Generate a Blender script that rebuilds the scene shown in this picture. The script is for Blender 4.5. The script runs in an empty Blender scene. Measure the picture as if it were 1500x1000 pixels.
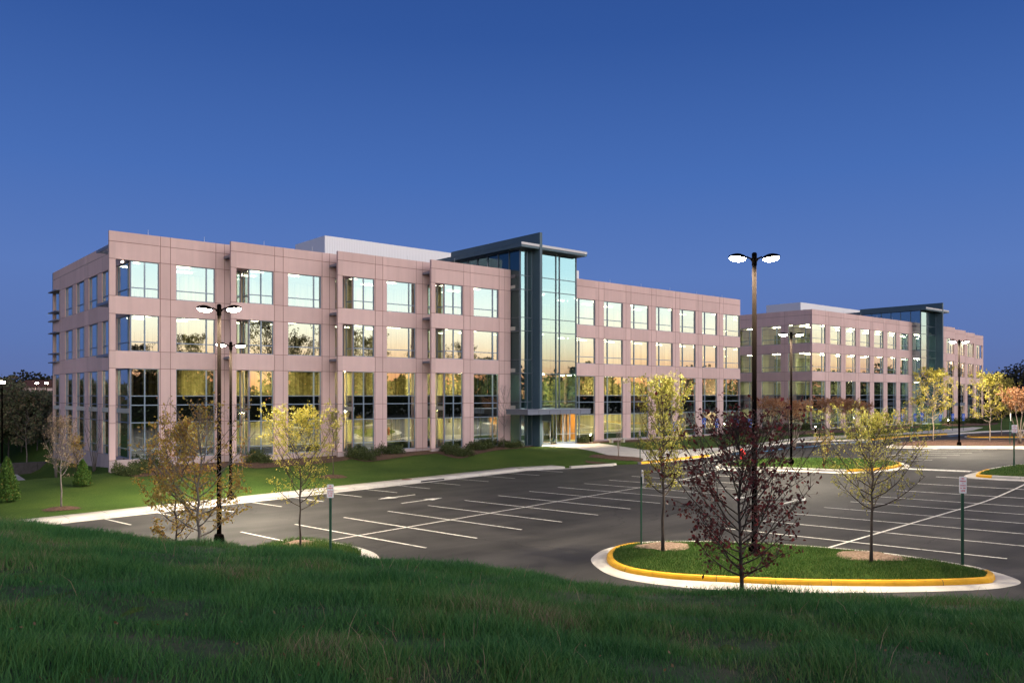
import bpy, bmesh, math, random
import numpy as np
from mathutils import Vector, Matrix
from mathutils.geometry import tessellate_polygon

# ------------------------------------------------------------------ scene basics
scene = bpy.context.scene
col = scene.collection
F, YH, AZ = 1191.64, 577.26, math.radians(49.55)
SA, CA = math.sin(AZ), math.cos(AZ)
CAMZ = 6.0
ROT = math.radians(6.4714)
CR, SR = math.cos(ROT), math.sin(ROT)

def sm(x):
    x = np.clip(x, 0, 1)
    return x * x * (3 - 2 * x)

def pq2uv(p, q):
    return p * CR - q * SR, p * SR + q * CR

def zlot(u, v):
    """height of the paved car park: nearly flat, draining gently, a little higher towards the far end"""
    u = np.asarray(u, float); v = np.asarray(v, float)
    ue = np.where(u < 60, u, 60 + 20 * np.tanh((u - 60) / 20.0))
    ve = np.clip(v, -40, 110)
    p = u * CR + v * SR
    return 0.27 + .00876 * np.clip(ue, -60, 90) - .0154 * ve + 0.75 * sm((p - 46) / 18.0)

def ray(px, py, zf, it=40):
    """the spot on a ground of height zf that the photograph shows at a pixel"""
    t = (px - 750) / F; w = (YH - py) / F
    du, dv = t * SA + CA, SA - t * CA
    k = 40.0
    for _ in range(it):
        z = float(zf(k * du, k * dv))
        k2 = (z - CAMZ) / w
        k = .5 * k + .5 * min(max(k2, 3), 400)
    return k * du, k * dv

def onray(px, D):
    t = (px - 750) / F
    return D * (t * SA + CA), D * (SA - t * CA)

def GL(px, py): return ray(px, py, zlot)

# far edge of the paving (kerb in front of the lawns), as v over u
_edge = [pq2uv(p, 43.75) for p in (-60, -20, 0, 13.5, 25, 37, 48, 55.0)]
_edge += [GL(x, y) for x, y in ((866, 676.5), (905, 681), (940, 679.5), (990, 674), (1040, 668.5), (1080, 660), (1114, 654),
                                (1165, 648), (1215, 646), (1275, 645), (1330, 639.5), (1388, 636.5), (1440, 633), (1500, 631))]
_edge.sort()
EU = np.array([e[0] for e in _edge]); EV = np.array([e[1] for e in _edge])
def vB(u): return np.interp(u, EU, EV)

CRX = np.array([-900, 0, 100, 200, 300, 450, 540, 700, 850, 1000, 1100, 1300, 1500, 2400.])
CRY = np.array([740, 757, 772, 785, 793, 803, 812, 830, 850, 861, 866, 873, 881, 905.])
def berm(u, v):
    u = np.asarray(u, float); v = np.asarray(v, float)
    X = u * SA - v * CA; D = u * CA + v * SA
    x = 750 + F * X / np.maximum(D, 5.0)
    yc = np.interp(x, CRX, CRY)
    Dc = np.interp(x, [-600, 0, 700, 1100, 1500, 2400], [22, 20, 17, 15.5, 14.5, 13])
    sl = (yc - YH) / F
    zc = CAMZ - sl * Dc - .11
    d = D / Dc
    near = 4.35 + (zc - 4.35) * np.clip(d, 0, 1)
    far = zc - (D - Dc) * (sl + .03 + .10 * sm((D - Dc) / 6.0))
    lump = .07 * np.sin(u * 1.3 + v * .7) * np.sin(v * 1.1 - u * .35) + .04 * np.sin(u * 2.9) * np.sin(v * 2.3 + 1)
    return np.where(D <= Dc, near, far) + lump * sm(1.6 - D / 18)

def lawn(u, v):
    """lawns behind the kerb, rising to the buildings; falls away round the left end of the near building"""
    u = np.asarray(u, float); v = np.asarray(v, float)
    vk = vB(u)
    base = zlot(u, v) + .15
    zk = zlot(u, vk) + .15
    zb = np.interp(u, [-30, 0, 16, 50, 60, 75], [-.6, -.1, .36, .95, .95, .86])
    vf = np.interp(u, [0, 16, 26, 35, 43, 52], [66, 65, 63.5, 62, 60.4, 59.2])
    s = sm((v - vk - 1.7) / np.maximum(vf - vk - 1.7, 1))
    z = zk + (zb - zk) * s
    z = np.where(u < 76, z, np.maximum(base, z) * 0 + base + .02)
    drop = np.clip((v - 63.5) * .128, 0, 2.2) * sm((19.0 - u) / 3.0)
    z = z - drop
    return z

def ground(u, v):
    u = np.asarray(u, float); v = np.asarray(v, float)
    w = v - vB(u)
    lot = zlot(u, v) - .08
    z = np.where(w > .3, lawn(u, v), lot)
    z = np.maximum(z, berm(u, v))
    return z
def gz(u, v): return float(ground(u, v))
def GG(px, py): return ray(px, py, ground)

# ------------------------------------------------------------------ materials
def mat(name):
    m = bpy.data.materials.new(name); m.use_nodes = True
    nt = m.node_tree; b = nt.nodes['Principled BSDF']
    return m, nt, b
def N(nt, t, **kw):
    n = nt.nodes.new(t)
    for k, v in kw.items():
        if k in n.inputs: n.inputs[k].default_value = v
        else: setattr(n, k, v)
    return n
def simple(name, c, rough=.6, metal=0., spec=.5):
    m, nt, b = mat(name)
    b.inputs['Base Color'].default_value = (*c, 1); b.inputs['Roughness'].default_value = rough
    b.inputs['Metallic'].default_value = metal; b.inputs['Specular IOR Level'].default_value = spec
    return m
def ramp(nt, stops):
    r = N(nt, 'ShaderNodeValToRGB'); e = r.color_ramp.elements
    while len(e) < len(stops): e.new(.5)
    for i, (p, c) in enumerate(stops):
        e[i].position = p; e[i].color = (*c, 1)
    return r
def noisy(name, stops, scale=3., detail=6., rough=.8, bump=0., bscale=None, stretch=None, spec=.3, dist=.02):
    m, nt, b = mat(name)
    tc = N(nt, 'ShaderNodeTexCoord'); mp = N(nt, 'ShaderNodeMapping')
    nt.links.new(tc.outputs['Object'], mp.inputs[0])
    if stretch: mp.inputs['Scale'].default_value = stretch
    n = N(nt, 'ShaderNodeTexNoise', Scale=scale, Detail=detail, Roughness=.62)
    nt.links.new(mp.outputs[0], n.inputs['Vector'])
    r = ramp(nt, stops); nt.links.new(n.outputs['Fac'], r.inputs[0])
    nt.links.new(r.outputs[0], b.inputs['Base Color'])
    b.inputs['Roughness'].default_value = rough; b.inputs['Specular IOR Level'].default_value = spec
    if bump:
        n2 = N(nt, 'ShaderNodeTexNoise', Scale=bscale or scale * 4, Detail=4.)
        nt.links.new(mp.outputs[0], n2.inputs['Vector'])
        bp = N(nt, 'ShaderNodeBump', Strength=bump, Distance=dist)
        nt.links.new(n2.outputs['Fac'], bp.inputs['Height']); nt.links.new(bp.outputs[0], b.inputs['Normal'])
    return m
def leafmat(name, stops, trans=.35, rough=.6):
    m, nt, b = mat(name)
    g = N(nt, 'ShaderNodeNewGeometry')
    r = ramp(nt, stops); nt.links.new(g.outputs['Random Per Island'], r.inputs[0])
    nt.links.new(r.outputs[0], b.inputs['Base Color']); b.inputs['Roughness'].default_value = rough
    b.inputs['Specular IOR Level'].default_value = .25
    t = N(nt, 'ShaderNodeBsdfTranslucent'); nt.links.new(r.outputs[0], t.inputs[0])
    mx = N(nt, 'ShaderNodeMixShader'); mx.inputs[0].default_value = trans
    nt.links.new(b.outputs[0], mx.inputs[1]); nt.links.new(t.outputs[0], mx.inputs[2])
    nt.links.new(mx.outputs[0], nt.nodes['Material Output'].inputs[0])
    return m
def emit(name, c, s, sample=True):
    m, nt, b = mat(name)
    b.inputs['Base Color'].default_value = (0.02, .02, .02, 1)
    b.inputs['Emission Color'].default_value = (*c, 1); b.inputs['Emission Strength'].default_value = s
    m.cycles.emission_sampling = 'FRONT_BACK' if sample else 'NONE'
    return m
def glassmat(name, tint, refl, fac):
    m, nt, b = mat(name); nt.nodes.remove(b)
    tr = N(nt, 'ShaderNodeBsdfTransparent', Color=(*tint, 1))
    gl = N(nt, 'ShaderNodeBsdfGlossy', Color=(*refl, 1), Roughness=0.0)
    fr = N(nt, 'ShaderNodeFresnel', IOR=1.5)
    mul = N(nt, 'ShaderNodeMath', operation='MULTIPLY_ADD'); mul.inputs[1].default_value = .9; mul.inputs[2].default_value = fac
    mul.use_clamp = True
    nt.links.new(fr.outputs[0], mul.inputs[0])
    tc = N(nt, 'ShaderNodeTexCoord'); n = N(nt, 'ShaderNodeTexNoise', Scale=.9, Detail=1.)
    geo = N(nt, 'ShaderNodeNewGeometry')
    nt.links.new(geo.outputs['Position'], n.inputs['Vector'])
    bp = N(nt, 'ShaderNodeBump', Strength=.2, Distance=.004)
    nt.links.new(n.outputs['Fac'], bp.inputs['Height']); nt.links.new(bp.outputs[0], gl.inputs['Normal'])
    mx = N(nt, 'ShaderNodeMixShader'); nt.links.new(mul.outputs[0], mx.inputs[0])
    nt.links.new(tr.outputs[0], mx.inputs[1]); nt.links.new(gl.outputs[0], mx.inputs[2])
    nt.links.new(mx.outputs[0], nt.nodes['Material Output'].inputs[0])
    return m

M = {}
def precastmat():
    m = noisy('precast', [(.3, (.645, .46, .43)), (.7, (.705, .51, .475))], scale=.5, detail=8, rough=.85, bump=.25, bscale=30, spec=.2, dist=.01)
    nt = m.node_tree; b = nt.nodes['Principled BSDF']; c = b.inputs['Base Color'].links[0].from_socket
    g = N(nt, 'ShaderNodeNewGeometry'); mr = N(nt, 'ShaderNodeMapRange'); mr.inputs['To Min'].default_value = .90; mr.inputs['To Max'].default_value = 1.04
    nt.links.new(g.outputs['Random Per Island'], mr.inputs[0])
    mp = N(nt, 'ShaderNodeMapping'); mp.inputs['Scale'].default_value = (2.2, 2.2, .10); nt.links.new(g.outputs['Position'], mp.inputs[0])
    n = N(nt, 'ShaderNodeTexNoise', Scale=1.3, Detail=6.); nt.links.new(mp.outputs[0], n.inputs['Vector'])
    m2 = N(nt, 'ShaderNodeMapRange'); m2.inputs['From Min'].default_value = .3; m2.inputs['From Max'].default_value = .7; m2.inputs['To Min'].default_value = .955; m2.inputs['To Max'].default_value = 1.03
    nt.links.new(n.outputs['Fac'], m2.inputs[0])
    mu = N(nt, 'ShaderNodeMath', operation='MULTIPLY'); nt.links.new(mr.outputs[0], mu.inputs[0]); nt.links.new(m2.outputs[0], mu.inputs[1])
    v = N(nt, 'ShaderNodeVectorMath', operation='SCALE'); nt.links.new(c, v.inputs[0]); nt.links.new(mu.outputs[0], v.inputs['Scale'])
    nt.links.new(v.outputs[0], b.inputs['Base Color']); return m
M['precast'] = precastmat()
M['darkwall'] = noisy('dark_block_wall', [(.3, (.05, .045, .045)), (.7, (.09, .08, .08))], scale=3, rough=.9)
M['darkjoint'] = simple('kerb_joint', (.09, .07, .05), .9)
M['joint'] = simple('joint_sealant', (.30, .17, .15), .9)
M['base'] = noisy('base_concrete', [(.3, (.42, .33, .32)), (.7, (.5, .40, .385))], scale=1, rough=.9)
M['alum'] = simple('aluminium_frame', (.22, .28, .36), .4, .3)
M['towerframe'] = simple('tower_frame', (.13, .17, .21), .4, .4)
M['darkframe'] = simple('dark_frame', (.03, .05, .07), .4, .5)
M['glass'] = glassmat('window_glass', (.66, .72, .56), (.86, .97, .96), .44)
M['towerglass'] = glassmat('tower_glass', (.56, .70, .62), (.70, .93, .96), .42)
M['sideglass'] = glassmat('tower_side_glass', (.50, .68, .66), (.45, .72, .78), .12)
M['doorglass'] = glassmat('door_glass', (.86, .88, .78), (.9, .95, .95), .06)
M['spandrel'] = simple('spandrel_black', (.006, .008, .012), .3)
M['bluemetal'] = noisy('blue_grey_metal', [(.3, (.070, .118, .150)), (.7, (.084, .135, .168))], scale=.8, rough=.45)
M['roofedge'] = simple('roof_edge_metal', (.48, .47, .48), .45, .3)
M['canopy'] = simple('canopy_metal', (.20, .215, .27), .45, .4)
M['core'] = None
M['slab'] = simple('ceiling_white', (.5, .5, .44), .9)
M['roofing'] = simple('roofing', (.2, .2, .21), .9)
M['wood'] = noisy('lobby_wood', [(.3, (.42, .17, .05)), (.7, (.55, .24, .08))], scale=2, rough=.5, stretch=(6, 6, .6))
M['troffer'] = emit('ceiling_tube', (1., .92, .76), 14.)
M['troffer_far'] = emit('ceiling_tube_far', (1., .92, .68), 60.)
M['troffer_low'] = emit('ceiling_tube_lower', (1., .86, .50), 105.)
M['lampglow'] = emit('lamp_lens', (1., .9, .72), 60., False)
M['bollardglow'] = emit('bollard_lens', (1., .80, .5), 60., False)
M['asphalt'] = None
M['concrete'] = noisy('concrete', [(.25, (.36, .33, .29)), (.45, (.49, .46, .41)), (.75, (.60, .57, .52))], scale=.8, detail=11, rough=.9, bump=.1, bscale=40)
M['paint'] = noisy('white_paint', [(.30, (.16, .15, .14)), (.40, (.48, .46, .42)), (.6, (.74, .72, .66))], scale=7, detail=10, rough=.7)
M['bluepaint'] = noisy('blue_paint', [(.3, (.04, .2, .48)), (.7, (.07, .3, .6))], scale=4, rough=.7)
M['yellow'] = noisy('yellow_paint', [(.26, (.42, .22, .05)), (.36, (.68, .35, .012)), (.7, (.80, .43, .02))], scale=3.2, detail=11, rough=.6, bump=.1, bscale=30)
M['mulch'] = noisy('mulch', [(.3, (.045, .022, .015)), (.5, (.09, .048, .032)), (.72, (.19, .11, .08))], scale=9, detail=10, rough=1, bump=.9, bscale=26, dist=.06)
M['straw'] = noisy('straw_mulch', [(.3, (.10, .065, .045)), (.5, (.22, .15, .105)), (.72, (.36, .27, .2))], scale=12, detail=10, rough=1, bump=.9, bscale=30, dist=.05)
M['bronze'] = simple('bronze_metal', (.0035, .0027, .0023), .7, 0., 0.)
M['signgreen'] = simple('green_post', (.01, .06, .035), .5, .2)
M['signwhite'] = simple('sign_white', (.78, .76, .78), .5)
M['signred'] = simple('sign_red', (.6, .03, .05), .5)
M['signblue'] = simple('sign_blue', (.02, .12, .6), .5)
M['hydrant'] = simple('hydrant_red', (.6, .03, .025), .45)
M['silver'] = simple('silver_cap', (.6, .6, .6), .4, .5)
M['stake'] = simple('stake_pale', (.45, .4, .36), .8)
M['bark'] = noisy('bark', [(.3, (.035, .026, .022)), (.7, (.085, .066, .055))], scale=9, rough=.95, stretch=(1, 1, .3), bump=.5)
M['barkgrey'] = noisy('bark_grey', [(.3, (.10, .085, .075)), (.7, (.2, .17, .15))], scale=9, rough=.95, stretch=(1, 1, .3))
M['barkpale'] = noisy('bark_pale', [(.3, (.2, .16, .13)), (.7, (.38, .31, .26))], scale=9, rough=.95, stretch=(1, 1, .3))
M['manhole'] = noisy('rusty_iron', [(.3, (.16, .07, .05)), (.7, (.25, .13, .1))], scale=6, rough=.8)
M['black'] = simple('opening_black', (.004, .004, .005), .9)
M['l_yellow'] = leafmat('leaf_yellow', [(0, (.30, .26, .04)), (.35, (.42, .38, .07)), (.7, (.55, .45, .09)), (1, (.28, .30, .06))])
M['l_green'] = leafmat('leaf_olive', [(0, (.20, .20, .035)), (.4, (.32, .31, .06)), (.75, (.42, .40, .09)), (1, (.28, .2, .05))])
M['l_brown'] = leafmat('leaf_brown', [(0, (.22, .12, .04)), (.3, (.33, .22, .05)), (.6, (.42, .34, .06)), (.85, (.36, .16, .05)), (1, (.4, .3, .12))])
M['l_tan'] = leafmat('leaf_tan', [(0, (.22, .13, .08)), (.5, (.34, .24, .16)), (1, (.42, .32, .18))])
M['l_purple'] = leafmat('leaf_purple', [(0, (.05, .018, .018)), (.45, (.09, .026, .024)), (.85, (.14, .034, .032)), (1, (.24, .03, .04))], .35)
M['l_orange'] = leafmat('leaf_orange', [(0, (.30, .12, .05)), (.5, (.45, .22, .10)), (1, (.52, .34, .2))])
M['l_shrub'] = leafmat('leaf_shrub', [(0, (.03, .05, .016)), (.5, (.065, .09, .026)), (1, (.12, .135, .045))], .2)
M['l_ever'] = leafmat('leaf_evergreen', [(0, (.03, .08, .015)), (.5, (.06, .13, .02)), (.9, (.10, .17, .03)), (1, (.2, .12, .03))], .2)
M['l_forest'] = leafmat('leaf_forest', [(0, (.10, .14, .07)), (.5, (.17, .18, .09)), (.8, (.18, .14, .085)), (1, (.24, .16, .09))], .25)
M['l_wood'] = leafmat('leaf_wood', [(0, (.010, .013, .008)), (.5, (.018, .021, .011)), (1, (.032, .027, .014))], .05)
def patchy(m, scale, amt):
    """mixes a slow patch pattern into the per blade colour choice"""
    nt = m.node_tree; rp = [n for n in nt.nodes if n.type == 'VALTORGB'][0]
    g = N(nt, 'ShaderNodeNewGeometry'); n = N(nt, 'ShaderNodeTexNoise', Scale=scale, Detail=4.); nt.links.new(g.outputs['Position'], n.inputs['Vector'])
    a = N(nt, 'ShaderNodeMapRange'); a.inputs['From Min'].default_value = .36; a.inputs['From Max'].default_value = .66; a.inputs['To Min'].default_value = 0; a.inputs['To Max'].default_value = amt
    nt.links.new(n.outputs['Fac'], a.inputs[0])
    mu = N(nt, 'ShaderNodeMath', operation='MULTIPLY_ADD'); mu.inputs[1].default_value = 1 - amt; nt.links.new(g.outputs['Random Per Island'], mu.inputs[0]); nt.links.new(a.outputs[0], mu.inputs[2])
    nt.links.new(mu.outputs[0], rp.inputs[0]); return m
M['blade'] = patchy(leafmat('grass_blade', [(0, (.022, .090, .032)), (.35, (.038, .138, .036)), (.62, (.066, .180, .040)), (.78, (.11, .185, .050)), (.86, (.19, .17, .09)), (.93, (.26, .19, .13)), (1, (.20, .14, .12))], .25), .45, .52)
M['l_litter'] = leafmat('leaf_litter', [(0, (.08, .05, .03)), (.6, (.16, .11, .06)), (1, (.2, .09, .04))], .2)
M['stalk'] = leafmat('dry_stalk', [(0, (.20, .15, .09)), (.5, (.32, .25, .15)), (1, (.24, .15, .12))], .2)
M['blade2'] = leafmat('lawn_blade', [(0, (.032, .085, .014)), (.5, (.055, .125, .020)), (.9, (.09, .16, .03)), (1, (.2, .18, .06))], .25)
M['soil'] = noisy('berm_soil', [(.3, (.012, .03, .010)), (.55, (.03, .055, .02)), (.75, (.10, .075, .05))], scale=1.3, detail=9, rough=1)

# lawn / far ground: mown grass with soft streaks
def lawnmat():
    m, nt, b = mat('mown_grass')
    g = N(nt, 'ShaderNodeNewGeometry')
    n1 = N(nt, 'ShaderNodeTexNoise', Scale=.22, Detail=5.); n2 = N(nt, 'ShaderNodeTexNoise', Scale=9., Detail=8., Roughness=.75)
    nt.links.new(g.outputs['Position'], n1.inputs['Vector']); nt.links.new(g.outputs['Position'], n2.inputs['Vector'])
    mx = N(nt, 'ShaderNodeMath', operation='MULTIPLY_ADD'); mx.inputs[1].default_value = .55
    nt.links.new(n2.outputs['Fac'], mx.inputs[0])
    m2 = N(nt, 'ShaderNodeMath', operation='MULTIPLY'); m2.inputs[1].default_value = .45
    nt.links.new(n1.outputs['Fac'], m2.inputs[0]); nt.links.new(m2.outputs[0], mx.inputs[2])
    r = ramp(nt, [(.3, (.022, .048, .010)), (.45, (.044, .085, .015)), (.58, (.070, .112, .020)), (.75, (.15, .16, .045))])
    nt.links.new(mx.outputs[0], r.inputs[0]); nt.links.new(r.outputs[0], b.inputs['Base Color'])
    b.inputs['Roughness'].default_value = .95; b.inputs['Specular IOR Level'].default_value = .1
    n3 = N(nt, 'ShaderNodeTexNoise', Scale=22., Detail=6.); nt.links.new(g.outputs['Position'], n3.inputs['Vector'])
    bp = N(nt, 'ShaderNodeBump', Strength=1., Distance=.08); nt.links.new(n3.outputs['Fac'], bp.inputs['Height'])
    nt.links.new(bp.outputs[0], b.inputs['Normal'])
    return m
M['lawn'] = lawnmat()
def asphaltmat():
    m, nt, b = mat('asphalt')
    g = N(nt, 'ShaderNodeNewGeometry')
    mp = N(nt, 'ShaderNodeMapping'); mp.inputs['Rotation'].default_value = (0, 0, -ROT); mp.inputs['Scale'].default_value = (.06, .55, 1)
    nt.links.new(g.outputs['Position'], mp.inputs[0])
    n1 = N(nt, 'ShaderNodeTexNoise', Scale=1., Detail=7., Roughness=.6); nt.links.new(mp.outputs[0], n1.inputs['Vector'])
    n2 = N(nt, 'ShaderNodeTexNoise', Scale=45., Detail=3.); nt.links.new(g.outputs['Position'], n2.inputs['Vector'])
    n3 = N(nt, 'ShaderNodeTexNoise', Scale=.25, Detail=6.); nt.links.new(g.outputs['Position'], n3.inputs['Vector'])
    a = N(nt, 'ShaderNodeMath', operation='ADD'); nt.links.new(n1.outputs['Fac'], a.inputs[0]); nt.links.new(n3.outputs['Fac'], a.inputs[1])
    c = N(nt, 'ShaderNodeMath', operation='MULTIPLY_ADD'); c.inputs[1].default_value = .25
    nt.links.new(n2.outputs['Fac'], c.inputs[0]); nt.links.new(a.outputs[0], c.inputs[2])
    r = ramp(nt, [(.0, (.0105, .0097, .0094)), (1., (.046, .0432, .0412))]); 
    mr = N(nt, 'ShaderNodeMapRange'); mr.inputs['From Min'].default_value = .86; mr.inputs['From Max'].default_value = 1.40
    nt.links.new(c.outputs[0], mr.inputs[0]); nt.links.new(mr.outputs[0], r.inputs[0])
    vo = N(nt, 'ShaderNodeTexVoronoi', Scale=.36); nt.links.new(g.outputs['Position'], vo.inputs['Vector'])
    oil = N(nt, 'ShaderNodeMapRange', interpolation_type='SMOOTHSTEP'); oil.inputs['From Min'].default_value = .10; oil.inputs['From Max'].default_value = .42; oil.inputs['To Min'].default_value = .55; oil.inputs['To Max'].default_value = 1.
    nt.links.new(vo.outputs['Distance'], oil.inputs[0])
    dn_ = N(nt, 'ShaderNodeTexNoise', Scale=.9, Detail=5.); nt.links.new(g.outputs['Position'], dn_.inputs['Vector'])
    dm = N(nt, 'ShaderNodeVectorMath', operation='MULTIPLY_ADD'); dm.inputs[1].default_value = (1.6, 1.6, 0); nt.links.new(dn_.outputs['Color'], dm.inputs[0]); nt.links.new(g.outputs['Position'], dm.inputs[2])
    vc = N(nt, 'ShaderNodeTexVoronoi', Scale=.11, feature='DISTANCE_TO_EDGE'); nt.links.new(dm.outputs[0], vc.inputs['Vector'])
    cr_ = N(nt, 'ShaderNodeMapRange'); cr_.inputs['From Min'].default_value = .0; cr_.inputs['From Max'].default_value = .004; cr_.inputs['To Min'].default_value = .45; cr_.inputs['To Max'].default_value = 1.
    nt.links.new(vc.outputs['Distance'], cr_.inputs[0])
    pa = N(nt, 'ShaderNodeTexVoronoi', Scale=.055); pa.distance = 'CHEBYCHEV'; nt.links.new(mp.outputs[0], pa.inputs['Vector'])
    f1 = N(nt, 'ShaderNodeMath', operation='MULTIPLY'); nt.links.new(oil.outputs[0], f1.inputs[0]); nt.links.new(cr_.outputs[0], f1.inputs[1])
    vs_ = N(nt, 'ShaderNodeVectorMath', operation='SCALE'); nt.links.new(r.outputs[0], vs_.inputs[0]); nt.links.new(f1.outputs[0], vs_.inputs['Scale'])
    r = vs_
    nt.links.new(r.outputs[0], b.inputs['Base Color']); b.inputs['Roughness'].default_value = .75
    b.inputs['Specular IOR Level'].default_value = .3
    bp = N(nt, 'ShaderNodeBump', Strength=.25, Distance=.01); nt.links.new(n2.outputs['Fac'], bp.inputs['Height'])
    nt.links.new(bp.outputs[0], b.inputs['Normal'])
    return m
M['asphalt'] = asphaltmat()
def coremat():
    m, nt, b = mat('interior_drape')
    g = N(nt, 'ShaderNodeNewGeometry')
    mp = N(nt, 'ShaderNodeMapping'); mp.inputs['Scale'].default_value = (1., 1., .03); nt.links.new(g.outputs['Position'], mp.inputs[0])
    n = N(nt, 'ShaderNodeTexNoise', Scale=1.1, Detail=5., Roughness=.7); nt.links.new(mp.outputs[0], n.inputs['Vector'])
    r = ramp(nt, [(.38, (.05, .045, .025)), (.45, (.26, .22, .10)), (.56, (.50, .42, .20)), (.7, (.62, .55, .30))])
    nt.links.new(n.outputs['Fac'], r.inputs[0]); nt.links.new(r.outputs[0], b.inputs['Base Color'])
    b.inputs['Roughness'].default_value = .8
    return m
M['core'] = coremat(); M['core2'] = coremat(); M['core2'].name = 'interior_partition'
_cr = [n for n in M['core2'].node_tree.nodes if n.type == 'VALTORGB'][0]
for e_, c_ in zip(_cr.color_ramp.elements, ((.02, .025, .018), (.10, .11, .06), (.24, .25, .13), (.36, .36, .2))): e_.color = (*c_, 1)
def corrmat():
    m, nt, b = mat('corrugated_metal')
    b.inputs['Base Color'].default_value = (.74, .74, .76, 1); b.inputs['Roughness'].default_value = .55; b.inputs['Metallic'].default_value = .15
    g = N(nt, 'ShaderNodeNewGeometry'); w = N(nt, 'ShaderNodeTexWave', Scale=1.6); w.bands_direction = 'X'
    nt.links.new(g.outputs['Position'], w.inputs['Vector'])
    bp = N(nt, 'ShaderNodeBump', Strength=.5, Distance=.04); nt.links.new(w.outputs['Fac'], bp.inputs['Height'])
    nt.links.new(bp.outputs[0], b.inputs['Normal'])
    return m
M['corr'] = corrmat()

# ------------------------------------------------------------------ mesh helpers
class MB:
    def __init__(s): s.v = []; s.f = []; s.m = []
    def add(s, vs, fs, m=0):
        o = len(s.v); s.v += [tuple(map(float, v)) for v in vs]; s.f += [tuple(i + o for i in f) for f in fs]; s.m += [m] * len(fs)
    def box(s, a, b, m=0):
        x0, x1 = sorted((a[0], b[0])); y0, y1 = sorted((a[1], b[1])); z0, z1 = sorted((a[2], b[2]))
        s.add([(x0, y0, z0), (x1, y0, z0), (x1, y1, z0), (x0, y1, z0), (x0, y0, z1), (x1, y0, z1), (x1, y1, z1), (x0, y1, z1)],
              [(3, 2, 1, 0), (4, 5, 6, 7), (0, 1, 5, 4), (1, 2, 6, 5), (2, 3, 7, 6), (3, 0, 4, 7)], m)
    def quad(s, a, b, c, d, m=0): s.add([a, b, c, d], [(0, 1, 2, 3)], m)
    def tube(s, pts, rad, n=6, m=0, cap=True):
        pts = [Vector(p) for p in pts]; vs = []; fs = []
        for i, p in enumerate(pts):
            d = (pts[min(i + 1, len(pts) - 1)] - pts[max(i - 1, 0)])
            d = d.normalized() if d.length > 1e-9 else Vector((0, 0, 1))
            a = d.cross(Vector((1, 0, 0)) if abs(d.x) < .8 else Vector((0, 1, 0))).normalized(); b = d.cross(a)
            r = rad[i] if hasattr(rad, '__len__') else rad
            for k in range(n):
                t = 2 * math.pi * k / n
                vs.append(p + a * (r * math.cos(t)) + b * (r * math.sin(t)))
        for i in range(len(pts) - 1):
            for k in range(n):
                k2 = (k + 1) % n
                fs.append((i * n + k, i * n + k2, (i + 1) * n + k2, (i + 1) * n + k))
        if cap:
            fs.append(tuple(reversed(range(n)))); o = (len(pts) - 1) * n; fs.append(tuple(o + k for k in range(n)))
        s.add(vs, fs, m)
    def lathe(s, prof, n=16, m=0, c=(0, 0, 0)):
        vs = []; fs = []
        for r, z in prof:
            for k in range(n):
                t = 2 * math.pi * k / n; vs.append((c[0] + r * math.cos(t), c[1] + r * math.sin(t), c[2] + z))
        for i in range(len(prof) - 1):
            for k in range(n):
                k2 = (k + 1) % n; fs.append((i * n + k, i * n + k2, (i + 1) * n + k2, (i + 1) * n + k))
        fs.append(tuple(reversed(range(n)))); o = (len(prof) - 1) * n; fs.append(tuple(o + k for k in range(n)))
        s.add(vs, fs, m)
    def mesh(s, name, mats, smooth=False):
        me = bpy.data.meshes.new(name); me.from_pydata(s.v, [], s.f)
        for m in (mats if isinstance(mats, (list, tuple)) else [mats]): me.materials.append(m)
        me.polygons.foreach_set('material_index', s.m)
        if smooth: me.polygons.foreach_set('use_smooth', [True] * len(s.f))
        me.update(); return me
    def build(s, name, mats, parent=None, loc=None, rz=0., smooth=False):
        return link(name, s.mesh(name, mats, smooth), parent, loc, rz)

def link(name, me, parent=None, loc=None, rz=0.):
    o = bpy.data.objects.new(name, me); col.objects.link(o)
    if parent is not None: o.parent = parent
    if loc is not None: o.location = loc
    o.rotation_euler.z = rz
    return o
def tag(o, label=None, cat=None, group=None, kind=None):
    if label: o['label'] = label
    if cat: o['category'] = cat
    if group: o['group'] = group
    if kind: o['kind'] = kind
    return o
def thing(name, loc, label, cat, group=None, rz=0.):
    o = bpy.data.objects.new(name, None); o.empty_display_size = .3; col.objects.link(o)
    o.location = loc; o.rotation_euler.z = rz
    return tag(o, label, cat, group)
def npmesh(name, V, sizes, idx, mats, smooth=False):
    me = bpy.data.meshes.new(name)
    me.vertices.add(len(V)); me.vertices.foreach_set('co', np.asarray(V, np.float32).ravel())
    me.loops.add(len(idx)); me.loops.foreach_set('vertex_index', np.asarray(idx, np.int32))
    starts = np.concatenate([[0], np.cumsum(sizes)[:-1]]).astype(np.int32)
    me.polygons.add(len(sizes)); me.polygons.foreach_set('loop_start', starts)
    me.polygons.foreach_set('loop_total', np.asarray(sizes, np.int32))
    if smooth: me.polygons.foreach_set('use_smooth', np.ones(len(sizes), bool))
    for m in (mats if isinstance(mats, (list, tuple)) else [mats]): me.materials.append(m)
    me.update(calc_edges=True); me.validate(); return me
def gridmesh(name, U, V, Z, m, smooth=True):
    nu, nv = U.shape
    P = np.stack([U, V, Z], -1).reshape(-1, 3)
    i = np.arange(nu * nv).reshape(nu, nv)
    q = np.stack([i[:-1, :-1], i[1:, :-1], i[1:, 1:], i[:-1, 1:]], -1).reshape(-1)
    return npmesh(name, P, np.full(len(q) // 4, 4), q, m, smooth)
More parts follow.
